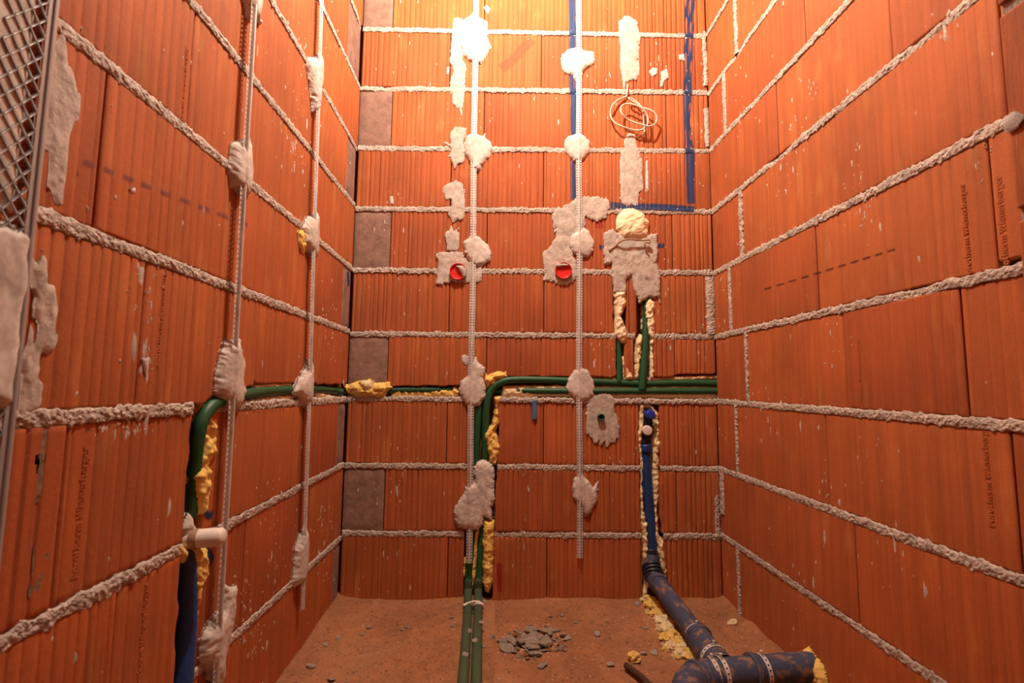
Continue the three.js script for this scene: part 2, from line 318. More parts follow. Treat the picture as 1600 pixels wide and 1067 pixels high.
/* left wall */
{
  const conc = { 0: [521, 880], 2: [526, 700], 4: [536, 450], 6: [541, 280], 8: [543.5, 60], 10: [543.5, 60] };
  const seams = { 0: [.43, .81, 1.18], 1: [.32, .70, 1.075], 2: [.43, .81, 1.187], 3: [.32, .70, 1.07], 4: [.41, .795, 1.177], 5: [.25, .63, 1.0], 6: [.41, .79, 1.17], 7: [.25, .63, 1.0], 8: [.41, .79, 1.17], 9: [.25, .63, 1.0], 10: [.41, .79, 1.17] };
  for (let k = 0; k <= 10; k++) {
    let a = .001; const list = [];
    if (conc[k]) { const s = lx(...conc[k]); concreteBlock('left', k, .012, s); a = s; }
    for (const s of [...seams[k], ZF]) { list.push([a, s]); a = s; }
    for (const [p, q] of list) {
      const s0 = p + e2, s1 = q - e2, ym = bed.left[k](.5) + .12;
      if (k === 3 && s0 < lcB - .03) { const over = s1 > lcB; brick('left', k, s0, s1, { yb: over ? s => s < lcB ? chaseTopL(s) : bed.left[3](s) + GAP : rounded(chaseTopL, s0, s1, .010) }); continue; }
      if (k <= 2 && s0 < lcA && s1 > lcB) { brick('left', k, s0, lcA + .014, { sr: cLn }); brick('left', k, lcB - .012, s1, { sl: cLf }); continue; }
      if (k <= 2 && s1 > lcA && s1 < lcB + .02) { brick('left', k, s0, Math.min(s1, lcA + .014), { sr: cLn }); continue; }
      if (k <= 2 && s0 > lcA && s0 < lcB) { brick('left', k, lcB - .012, s1, { sl: cLf }); continue; }
      const hl = L(60, 722); brick('left', k, s0, s1, k === 2 && s0 < hl[0] && s1 > hl[0] ? { hole: [hl[0], hl[1], .011] } : {});
    }
  }
  for (let k = 1; k <= 10; k++) {
    if (k <= 2) { mortar('left', 'bed_joint', .004, cLn(bed.left[k](1)), bed.left[k], GAP, false); mortar('left', 'bed_joint', cLf(bed.left[k](1)), ZF, bed.left[k], GAP, false); }
    else if (k === 3) { mortar('left', 'bed_joint', .004, lcA, bed.left[k], GAP, false); mortar('left', 'bed_joint', lcB, ZF, bed.left[k], GAP, false); }
    else mortar('left', 'bed_joint', .004, ZF, bed.left[k], GAP, false);
  }
}
/* right wall: [pixel column, pixel row, width of mortar in the head joint] */
{
  const seams = { 0: [[1154, 900, .016], [1304, 990, 0]], 1: [[1129, 790, .02], [1180, 790, 0], [1338, 880, 0]], 2: [[1151, 680, .013], [1292, 720, 0], [1583, 750, 0]], 3: [[1167, 580, .014], [1321, 590, 0]],
    4: [[1141, 470, .02], [1276, 420, 0], [1551, 340, 0]], 5: [[1158, 350, .022], [1306, 225, 0], [1567, 100, 0]], 6: [[1214, 190, 0], [1410, 160, 0]], 7: [[1132, 160, .024], [1257, 35, 0]], 8: [[1149, 28, .018]], 9: [], 10: [] };
  const extra = { 6: [.89], 7: [.95], 8: [.55, .93], 9: [.38, .76, 1.14], 10: [.2, .57, .95], 3: [1.0], 1: [1.08], 0: [.93], 6.5: [] };
  for (let k = 0; k <= 10; k++) {
    const ss = seams[k].filter(a => !(k === 6 && a[0] > 1300)).map(([x, y, m]) => [rx(x, y), m]).concat((extra[k] || []).map(s => [s, 0])).sort((p, q) => p[0] - q[0]);
    let a = -.001, am = 0;
    for (const [s, m] of [...ss, [ZF, 0]]) {
      if (s - a < .03) continue;
      const o = {};
      if (k === 0 && a < .5 && s > .45) o.yb = q => bed.right[0](q) - .012 + .105 * smooth(.43, .48, q) * (1 - smooth(.55, .62, q));
      if (k === 4 && a > 1) o.yb = q => bed.right[4](q) + .02;
      brick('right', k, a + (am ? am / 2 : e2), s - (m ? m / 2 : e2), o);
      if (m) mortar('right', 'head_joint', bed.right[k](s) + (k ? 0 : -.02), bed.right[k + 1](s), () => s, m / 2, true, { out: .004 });
      a = s; am = m;
    }
  }
  for (let k = 1; k <= 10; k++) mortar('right', 'bed_joint', .002, ZF, bed.right[k], GAP, false);
  // upright mortar in the corner between back and right wall
  for (const [p0, p1, x, hw] of [[[1110, 522], [1112, 432], 1111, .016], [[1128, 833], [1126, 738], 1127, .012], [[1105, 135], [1105, 48], 1104, .008], [[1110, 230], [1110, 170], 1110.5, .009]]) { const a = by(...p0), b = by(...p1); mortar('back', 'corner_joint', a, b, y => Math.min(XR - .006, bx(x, 300 + 0 * y) > XR - hw ? XR - hw * .8 : bx(x, (p0[1] + p1[1]) / 2)), hw, true, { out: .006 }); }
  for (const [p0, p1, hw] of [[[1125, 800], [1125, 735], .02]]) mortar('right', 'corner_joint', by(...p0), by(...p1), () => .022, hw * .8, true, { out: .006 });
}

/* ------------------------------------------------------------------ lumps spread on a wall: plaster dabs, cement patches, foam */
function polyDist(pts, x, y) {                        // signed distance, positive inside
  let d = 1e9, inside = false;
  for (let i = 0, j = pts.length - 1; i < pts.length; j = i++) {
    const [ax, ay] = pts[j], [bx_, by_] = pts[i], dx = bx_ - ax, dy = by_ - ay, t = clamp(((x - ax) * dx + (y - ay) * dy) / (dx * dx + dy * dy + 1e-12), 0, 1), ex = x - ax - dx * t, ey = y - ay - dy * t;
    d = Math.min(d, ex * ex + ey * ey);
    if ((by_ > y) !== (ay > y) && x < (ax - bx_) * (y - by_) / (ay - by_) + bx_) inside = !inside;
  }
  return (inside ? 1 : -1) * Math.sqrt(d);
}
function spread(w, polys, o = {}) {
  const { md, tent = 0, tentW = .05, streak = 0, streakF = 150, hole, grow = 0, H: h = .015, fall = .012, rag = .004, ragF = 55, lump = .0015, lumpF = 40, cell = .0035, d0 = 0, rim = .0015, ridge, tilt = 0, stretch = 1 } = o;
  polys = polys.map(p => p.map(q => MEAS[w](q[0], q[1], md ?? d0 + rim)));
  const z = rr(0, 300), all = polys.flat(), x0 = Math.min(...all.map(p => p[0])) - .012, x1 = Math.max(...all.map(p => p[0])) + .012, y0 = Math.min(...all.map(p => p[1])) - .012, y1 = Math.max(...all.map(p => p[1])) + .012;
  const nx = Math.ceil((x1 - x0) / cell), ny = Math.ceil((y1 - y0) / cell), sd = [], g = new Geo(), f = flip[w], vid = new Map();
  for (let j = 0; j <= ny; j++) for (let i = 0; i <= nx; i++) {
    const x = x0 + i * cell, y = y0 + j * cell; let d = -1e9; for (const p of polys) d = Math.max(d, polyDist(p, x, y)); d += grow; if (hole) d = Math.min(d, Math.hypot(x - hole[0], y - hole[1]) - hole[2]);
    sd.push(d > -.03 ? d + rag * fbm(x * ragF, y * ragF * stretch, z, 3) + streak * noise(x * streakF, y * streakF * .11, z + 7) : d);
  }
  const hgt = (x, y, d) => {
    const e = Math.max(0, d), k = 1 - Math.exp(-e / fall);
    let v = rim + h * k + lump * fbm(x * lumpF, y * lumpF * stretch, z + 50, 4) * Math.min(1, e / .006) + tilt * (y - y0) / (y1 - y0) * k;
    if (ridge !== undefined) { const q = typeof ridge === 'function' ? ridge(y) : ridge; v += (.0016 * Math.exp(-Math.pow((x - q) / .004, 2)) + tent * Math.max(0, 1 - Math.abs(x - q) / tentW)) * k; }
    return d0 + v;
  };
  const vert = (x, y, d, key) => { if (vid.has(key)) return vid.get(key); const id = g.v(wallPos[w](x, y, hgt(x, y, d)), x * 2, y * 2); vid.set(key, id); return id; };
  const N = nx + 1, crossE = [];
  for (let j = 0; j < ny; j++) for (let i = 0; i < nx; i++) {
    const c = [[i, j], [i + 1, j], [i + 1, j + 1], [i, j + 1]], poly = [], cr = [];
    for (let k = 0; k < 4; k++) {
      const [ai, aj] = c[k], [bi, bj] = c[(k + 1) % 4], a = sd[aj * N + ai], b = sd[bj * N + bi];
      if (a > 0) poly.push(vert(x0 + ai * cell, y0 + aj * cell, a, aj * N + ai));
      if ((a > 0) !== (b > 0)) { const t = a / (a - b), A = aj * N + ai, Bk = bj * N + bi, key = 'e' + Math.min(A, Bk) + '_' + Math.max(A, Bk); const id = vert(x0 + (ai + (bi - ai) * t) * cell, y0 + (aj + (bj - aj) * t) * cell, 0, key); poly.push(id); cr.push(id); }
    }
    for (let k = 1; k < poly.length - 1; k++) g.t(poly[0], poly[k], poly[k + 1], f);
    if (cr.length === 2) crossE.push(cr);
  }
  const inn = o.skirt ?? -.006;                       // the edge runs down to the wall
  const back = id => { const p = g.p.slice(id * 3, id * 3 + 3); if (w === 'back') p[2] = d0 + inn; else if (w === 'left') p[0] = XL + d0 + inn; else p[0] = XR - d0 - inn; return g.v(p, g.u[id * 2], g.u[id * 2 + 1]); };
  for (const [a, b] of crossE) g.q(a, b, back(b), back(a), f);
  return g.done();
}
const lumpObj = (name, w, polys, mat, label, category, grp, o) => tag(mesh(name, spread(w, polys, o), mat), label, category, grp);

/* ------------------------------------------------------------------ perforated steel strip */
function perforated(len, width, pitch, hole, place, rows = 1) {       // place(u, v) -> point; u along, v across
  const g = new Geo(), n = Math.round(len / pitch), rw = width / rows;
  for (let r = 0; r < rows; r++) for (let i = 0; i < n; i++) {
    const u0 = i * len / n, u1 = (i + 1) * len / n, v0 = -width / 2 + r * rw, v1 = v0 + rw, uc = (u0 + u1) / 2, vc = (v0 + v1) / 2, out = [], inn = [];
    for (let k = 0; k < 8; k++) {
      const a = k * Math.PI / 4, c = Math.cos(a), s = Math.sin(a), m = Math.max(Math.abs(c), Math.abs(s));
      out.push(g.v(place(uc + c / m * (u1 - u0) / 2, vc + s / m * (v1 - v0) / 2), u0, v0)); inn.push(g.v(place(uc + c * hole, vc + s * hole), u0, v0));
    }
    for (let k = 0; k < 8; k++) { const j = (k + 1) % 8; g.q(inn[k], out[k], out[j], inn[j]); }
  }
  return g.done();
}
// plastering rail: two perforated flanges and a rolled nose
function rail(w, top, bot, d, label, grp, wid = .022) {
  const o = group('plaster_rail', label, 'rail', grp);
  const len = Math.hypot(top[0] - bot[0], top[1] - bot[1]), ax = [(top[0] - bot[0]) / len, (top[1] - bot[1]) / len], bow = t => .0012 * Math.sin(t * 7);
  const P = (u, v, h) => wallPos[w](bot[0] + ax[0] * u + ax[1] * v + bow(u), bot[1] + ax[1] * u - ax[0] * v, d + h);
  for (const s of [-1, 1]) mesh('flange', perforated(len, wid / 2 - .003, .0105, .0027, (u, v) => P(u, v + s * (wid / 4 + .0015), -.001 * Math.abs(v)), 1), M.zinc, o);
  const g = new Geo(), prof = [[-.003, 0], [-.003, .004], [-.0017, .0062], [0, .0068], [.0017, .0062], [.003, .004], [.003, 0]], n = 60, ids = [];
  for (let i = 0; i <= n; i++) { ids.push(prof.map(([v, h]) => g.v(P(len * i / n, v, h), v * 9, len * i / n))); }
  for (let i = 0; i < n; i++) for (let j = 0; j < prof.length - 1; j++) g.q(ids[i][j], ids[i][j + 1], ids[i + 1][j + 1], ids[i + 1][j], !flip[w]);
  mesh('nose', g.done(), M.zinc, o);
  return o;
}
const lineB = (p, q, d) => y => { const a = B(...p, d), b = B(...q, d); return a[0] + (b[0] - a[0]) * (y - a[1]) / (b[1] - a[1]); };
const lineL = (p, q, d) => y => { const a = L(...p, d), b = L(...q, d); return a[0] + (b[0] - a[0]) * (y - a[1]) / (b[1] - a[1]); };
const ext = (fn, y) => [fn(y), y];
const rb1 = lineB([743.5, 10], [733, 870], .014), rb2 = lineB([904.5, 20], [906, 870], .014), rl1 = lineL([400, 0], [350, 900], .022), rl2 = lineL([504, 0], [474.5, 950], .020);
rail('back', ext(rb1, 2.52), ext(rb1, B(731, 880, .014)[1]), .012, 'galvanised plastering rail on the back wall above the two green floor pipes', 'upright plastering rails');
rail('back', ext(rb2, 2.52), ext(rb2, B(906, 872, .014)[1]), .012, 'galvanised plastering rail on the back wall between the red plug and the cable coil', 'upright plastering rails');
rail('left', ext(rl1, 2.5), ext(rl1, .02), .018, 'galvanised plastering rail on the left wall behind the white pipe stub', 'upright plastering rails');
rail('left', ext(rl2, 2.5), ext(rl2, L(474, 952, .02)[1]), .016, 'galvanised plastering rail on the left wall nearest the back corner', 'upright plastering rails');

/* plaster dabs that hold the rails */
{
  const dabs = [
    ['back', rb1, 'B1', [[640, 130], [735, 80], [750, 50], [780, 95], [825, 115], [825, 200], [845, 260], [810, 320], [790, 355], [740, 345], [690, 310], [670, 240], [660, 180]], 'big white plaster dab topmost on the rail above the green floor pipes'],
    ['back', rb1, 'B1', [[690, 800], [705, 755], [740, 735], [800, 755], [812, 735], [816, 765], [845, 790], [855, 830], [830, 875], [795, 915], [785, 945], [760, 955], [740, 940], [720, 890], [695, 845]], 'heart-shaped plaster dab, second from the top on the rail above the floor pipes'],
    ['back', rb1, 'B3', [[690, 380], [685, 350], [720, 325], [745, 290], [765, 310], [790, 335], [830, 360], [847, 410], [840, 450], [800, 480], [760, 490], [735, 470], [710, 440], [695, 410]], 'round plaster dab on the rail just above the half-covered red plug'],
    ['back', rb1, 'B5', [[662, 250], [670, 205], [715, 160], [735, 100], [762, 55], [775, 95], [810, 120], [812, 150], [800, 175], [815, 230], [810, 290], [780, 335], [740, 345], [705, 330], [680, 290]], 'plaster dab over the pipe chase where the green pipe bends down'],
    ['back', rb1, 'B5', [[635, 930], [645, 890], [690, 820], [700, 785], [750, 760], [745, 700], [760, 650], [800, 630], [850, 660], [865, 700], [865, 760], [860, 790], [866, 860], [850, 900], [855, 960], [835, 970], [805, 950], [800, 990], [770, 1025], [720, 1025], [660, 1010], [640, 975]], 'largest plaster dab, smeared across the rail and the green pipes low on the back wall', { H: .014, lump: .002, lumpF: 35 }],
    ['back', rb2, 'B2', [[200, 330], [205, 305], [240, 270], [290, 262], [345, 280], [390, 285], [393, 340], [350, 375], [325, 400], [320, 450], [300, 480], [285, 460], [265, 420], [225, 400], [205, 370]], 'broad white plaster dab over the blue paint line at the top of the back wall'],
    ['back', rb2, 'B2', [[218, 785], [240, 755], [290, 740], [330, 750], [365, 785], [362, 840], [335, 880], [300, 908], [270, 895], [235, 855], [222, 820]], 'round plaster dab on the rail beside the blue paint line, left of the cable coil'],
    ['back', rb2, 'B4', [[248, 360], [252, 320], [285, 290], [330, 265], [365, 295], [388, 345], [385, 395], [350, 435], [310, 430], [270, 410], [252, 380]], 'round pale plaster dab on the rail above the bright red plug'],
    ['back', rb2, 'B6', [[228, 230], [240, 190], [270, 140], [310, 115], [350, 135], [375, 180], [390, 230], [385, 280], [350, 305], [310, 320], [270, 290], [235, 260]], 'plaster dab on the rail crossing the two horizontal green pipes'],
    ['back', rb2, 'B6', [[262, 790], [280, 735], [315, 705], [345, 740], [380, 785], [415, 745], [410, 800], [405, 860], [375, 920], [335, 955], [320, 920], [300, 885], [270, 850]], 'lowest plaster dab on the rail left of the blue waste pipe, with a side spur'],
    ['left', rl1, 'L2', [[382, -60], [420, -70], [480, -60], [482, 40], [470, 80], [488, 98], [480, 120], [455, 90], [440, 85], [420, 95], [405, 70], [410, 50]], 'plaster dab on the near left wall rail, cut by the top of the picture'],
    ['left', rl1, 'L2', [[335, 830], [330, 770], [345, 690], [350, 660], [400, 650], [425, 630], [425, 690], [432, 740], [440, 800], [430, 900], [410, 915], [375, 895], [345, 865]], 'tall plaster dab on the near left wall rail, second from the top'],
    ['left', rl1, 'L4', [[268, 760], [285, 680], [310, 575], [355, 560], [370, 520], [380, 600], [395, 640], [405, 680], [395, 760], [410, 795], [395, 850], [375, 895], [340, 885], [300, 860], [270, 810]], 'large plaster dab where the near left wall rail crosses the green pipe bend'],
    ['left', rl1, 'L6', [[190, 880], [230, 790], [275, 750], [290, 640], [315, 650], [345, 640], [335, 740], [325, 820], [310, 890], [290, 960], [275, 1090], [235, 1090], [210, 1010], [185, 960]], 'rough plaster dab at the foot of the near left wall rail', { lump: .004, rag: .007 }],
    ['left', rl2, 'L2', [[690, 300], [690, 265], [720, 265], [745, 245], [760, 290], [762, 380], [745, 440], [735, 520], [715, 520], [712, 470], [705, 400]], 'topmost plaster dab on the far left wall rail'],
    ['left', rl2, 'L4', [[670, 40], [690, 0], [735, -30], [742, 10], [742, 100], [738, 180], [710, 190], [690, 155], [675, 110]], 'plaster dab with yellow foam behind it on the far left wall rail'],
    ['left', rl2, 'L4', [[628, 810], [645, 760], [680, 700], [695, 650], [712, 680], [715, 760], [708, 840], [700, 895], [680, 885], [660, 840]], 'plaster dab where the far left wall rail crosses the green pipe'],
    ['left', rl2, 'L6', [[585, 600], [590, 500], [605, 430], [635, 390], [645, 450], [640, 560], [625, 640], [590, 655], [580, 635]], 'lowest plaster dab on the far left wall rail, just above its cut end'],
  ];
  for (const [w, r, c, pts, label, o] of dabs) lumpObj('plaster_dab', w, [pix(c, pts)], M.plaster, label, 'plaster', 'plaster dabs on the rails', { H: w === 'left' ? .014 : .0105, fall: w === 'left' ? .008 : .007, tent: w === 'left' ? .0105 : .0068, md: w === 'left' ? .010 : .005, rag: .005, ragF: 110, streak: .0015, cell: .0028, rim: .0014, lump: .0006, lumpF: 40, ridge: r, ...o });
}

/* grey cement patches over boxes and cables */
{
  const C = [
    ['B1', [[[640, 105], [665, 95], [690, 110], [700, 200], [690, 330], [705, 380], [700, 470], [690, 560], [680, 640], [660, 600], [625, 570], [615, 490], [622, 440], [630, 400], [620, 340], [625, 260], [625, 180]]], 'pale cement strip beside the top of the left back wall rail', { H: .003 }],
    ['B1', [[[615, 740], [650, 705], [705, 710], [705, 760], [690, 800], [695, 880], [685, 910], [650, 920], [640, 950], [625, 910], [610, 870], [625, 830], [580, 792], [620, 800]]], 'lumpy grey cement patch left of the heart-shaped dab', { H: .004, lump: .003 }],
    ['B3', [[[580, 60], [600, 20], [660, 10], [692, 20], [690, 110], [695, 180], [690, 225], [655, 230], [630, 240], [600, 190], [625, 150], [620, 120], [590, 110]]], 'grey cement patch across the joint between heart-shaped dab and half-covered red plug', { H: .004, lump: .003 }],
    ['B3', [[[580, 310], [625, 265], [635, 290], [660, 270], [665, 330], [660, 400], [600, 400], [600, 360]]], 'small grey cement patch directly above the half-covered red plug', { H: .004 }],
    ['B3', [[[535, 410], [600, 400], [690, 405], [700, 440], [740, 470], [790, 490], [790, 560], [750, 580], [700, 575], [640, 570], [560, 590], [530, 590], [545, 520], [545, 450]]], 'grey cement ring around the half-covered red plug', { H: .004, lump: .003 }],
    ['B2', [[[525, 120], [560, 85], [600, 105], [630, 115], [628, 170], [655, 195], [632, 230], [630, 330], [640, 390], [625, 440], [570, 450], [555, 500], [540, 490], [540, 420], [530, 380], [535, 290], [530, 220]]], 'upright cement patch above the cable coil', { H: .003 }],
    ['B2', [[[530, 890], [535, 840], [560, 820], [550, 790], [575, 740], [610, 745], [615, 800], [630, 830], [635, 890], [652, 880], [656, 1000], [660, 1050], [630, 1075], [625, 1140], [560, 1146], [530, 1110]]], 'upright cement patch below the cable coil', { H: .003 }],
    ['B4', [[[145, 210], [165, 170], [240, 140], [300, 100], [400, 95], [470, 110], [475, 160], [450, 220], [400, 235], [340, 210], [330, 260], [300, 300], [260, 320], [250, 370], [265, 430], [295, 450], [295, 560], [220, 590], [150, 570], [105, 560], [110, 470], [95, 415], [150, 370], [170, 320], [160, 250]]], 'wide grey cement patch above and around the bright red plug', { H: .004, lump: .003 }],
    ['B4', [[[435, 300], [490, 280], [530, 310], [640, 330], [690, 310], [735, 300], [740, 370], [735, 470], [755, 540], [750, 690], [740, 660], [690, 660], [640, 690], [610, 620], [590, 540], [565, 560], [560, 635], [490, 630], [485, 540], [480, 470], [440, 480], [437, 380]]], 'two-legged cement patch under the cream lump where green pipes rise', { H: .008, lump: .006, lumpF: 28 }],
    ['B6', [[[345, 330], [375, 290], [430, 255], [470, 260], [505, 310], [500, 360], [525, 450], [510, 530], [490, 545], [480, 530], [460, 558], [440, 530], [420, 550], [405, 530], [385, 550], [370, 510], [340, 490], [335, 380]]], 'fringed cement patch around the green pipe socket', { H: .003 }],
  ];
  for (const [c, polys, label, o] of C) lumpObj('cement_patch', 'back', polys.map(p => pix(c, p)), M.cement, label, 'cement patch', 'cement patches on the back wall', { fall: .0035, rag: .006, ragF: 95, streak: .006, lump: .002, lumpF: 30, cell: .0026, ...o });
  lumpObj('cement_patch', 'left', [pix('L1', [[215, 130], [260, 130], [340, 240], [350, 420], [345, 600], [340, 860], [300, 960], [260, 960], [230, 900], [190, 900], [180, 700], [190, 520], [200, 300]])], M.cement, 'rough cement streak on the left wall beside the metal corner bead, upper block', 'cement patch', 'cement streaks on the left wall', { H: .0012, fall: .004, rag: .02, streak: .022, streakF: 120, ragF: 55, lump: .0022, lumpF: 90, stretch: .22, rim: .0003, cell: .0028 });
  lumpObj('cement_patch', 'left', [pix('L3', [[160, 210], [200, 200], [215, 300], [260, 330], [270, 480], [295, 570], [270, 650], [220, 650], [180, 760], [160, 880], [110, 890], [115, 700], [140, 500], [150, 300]])], M.cement, 'lumpy cement streak on the left wall, one block below the upper streak', 'cement patch', 'cement streaks on the left wall', { H: .003, fall: .005, rag: .016, streak: .012, streakF: 110, ragF: 60, lump: .004, lumpF: 80, stretch: .35, rim: .0009, cell: .0028 });
  lumpObj('cement_patch', 'left', [pix('L5', [[75, 0], [225, 0], [232, 120], [205, 420], [185, 640], [120, 700], [100, 420], [130, 160], [90, 90]])], std(0x8c7460, .95, { map: grainMap, bumpMap: grainBump, bumpScale: .002 }), 'brownish cement smear on the left wall around the small drilled hole', 'cement patch', 'cement streaks on the left wall', { hole: [...L(60, 722), .02], H: .0007, fall: .004, rag: .02, streak: .032, streakF: 105, ragF: 90, lump: .0014, lumpF: 90, stretch: .3, rim: .0002, cell: .0024 });
  const cl = lumpObj('foam_lump', 'back', [pix('B4', [[505, 250], [515, 200], [550, 165], [600, 160], [660, 190], [690, 240], [685, 300], [690, 330], [600, 345], [540, 330], [510, 280]])], M.cream, 'cream foam lump on the wall below the cable coil', 'foam', null, { H: .028, fall: .016, lump: .005, lumpF: 75, rag: .004, ragF: 90, cell: .0024 });
}

/* ------------------------------------------------------------------ green water pipes */
const bv = (px, py, d) => wv('back', ...B(px, py, d), d), lv = (px, py, d) => wv('left', ...L(px, py, d), d), rv = (px, py, d) => wv('right', ...R(px, py, d), d), fv = (px, py, h) => { const [x, z] = F(px, py, h); return new THREE.Vector3(x, h, z); };
const PR = .0135;
{
  const G = 'green water pipes';
  tag(mesh('water_pipe', rod([lv(297, 800, -.014), lv(303, 735, -.010), lv(308, 690, -.006), lv(316, 656, -.003), lv(333, 632, -.002), lv(365, 620, -.004), lv(420, 611, -.010), lv(490, 608, -.014), lv(530, 611, -.018), new THREE.Vector3(XL - .012, B(545, 612)[1], .06)], .0130, 120), M.green), 'green pipe bending round in the left wall chase', 'pipe', G);
  tag(mesh('water_pipe', rod([bv(530, 611, -.016), bv(600, 609.5, -.014), bv(700, 609, -.020), bv(763, 610, -.036), bv(825, 610.5, -.012), bv(900, 611, -.006), bv(1000, 611, -.006), bv(1060, 611, -.006), bv(1124, 611, -.006)], .0130, 120), M.green), 'lower of the two horizontal green pipes across the back wall', 'pipe', G);
  tag(mesh('water_pipe', rod([bv(1124, 599, -.012), bv(1060, 598, -.012), bv(1000, 599, -.012), bv(900, 595, -.010), bv(830, 593, -.008), bv(795, 594, -.006), bv(777, 600, -.004), bv(765, 614, -.003), bv(760, 640, -.003), bv(758, 680, -.006), bv(757, 730, -.012), bv(754, 800, -.018), bv(750, 880, -.016), bv(747, 925, -.006)], PR, 160), M.green), 'upper horizontal green pipe that bends down beside the left back wall rail', 'pipe', G);
  tag(mesh('water_pipe', rod([bv(754, 605, -.022), bv(748, 640, -.012), bv(745, 690, -.012), bv(743, 760, -.016), bv(738, 840, -.014), bv(733, 900, -.01), bv(732, 925, -.006)], PR, 90), M.green), 'upright green pipe partly behind the left back wall rail', 'pipe', G);
  tag(mesh('water_pipe', rod([bv(966, 470, -.02), bv(966, 510, -.018), bv(967, 560, -.014), bv(967, 595, -.006)], .0115, 50), M.green), 'thin upright green pipe in the narrow chase below the cream lump', 'pipe', G);
  tag(mesh('water_pipe', rod([bv(1011, 455, -.012), bv(1010, 500, -.01), bv(1007, 550, -.004), bv(1003, 607, .004)], .0145, 50), M.green), 'thick upright green pipe right of the narrow chase, rising to the cement patch', 'pipe', G);
  const dustPipe = (a, label) => tag(mesh('floor_pipe', rod(a, .0150, 90, 18), M.greenDusty), label, 'pipe', 'dusty green pipes on the floor');
  dustPipe([bv(732, 908, -.006), bv(731.5, 926, .008), fv(731, 950, .022), fv(729, 985, .018), fv(726, 1030, .017), fv(722, 1085, .017), fv(716, 1170, .017)], 'dusty green pipe on the floor, the left of the pair');
  dustPipe([bv(747.5, 908, -.006), bv(747, 926, .008), fv(747, 950, .022), fv(746, 985, .018), fv(745, 1030, .017), fv(744, 1085, .017), fv(743, 1170, .017)], 'dusty green pipe on the floor, the right of the pair');
  // white cord tied round the floor pipes
  const tie = group('pipe_tie', 'white cord tied round the two green pipes where they meet the floor', 'cord');
  for (const x of [731.5, 747]) { const c = fv(x, 949, .022); mesh('loop', new THREE.TorusGeometry(.0180, .0035, 8, 24).rotateX(.45).translate(c.x, c.y, c.z), M.white, tie); }
  mesh('knot', tube([fv(725, 946, .034), fv(735, 941, .042), fv(747, 940, .043), fv(755, 944, .034)], .0035, 20, 8), M.white, tie);
  // open green socket
  const s = group('pipe_socket', 'open green pipe socket in the fringed cement patch', 'pipe'); const p = bv(938.5, 651.5, .006);
  mesh('socket', aim(lathe([[.0085, 0], [.0085, .014], [.0135, .014], [.0135, 0]], 24), p, new THREE.Vector3(0, 0, 1)), M.green, s);
  mesh('dark_bore_disc', aim(new THREE.CylinderGeometry(.0085, .0085, .004, 20), p, new THREE.Vector3(0, 0, 1)), M.black, s);  // black disc painted in for the dark inside of the open socket
}
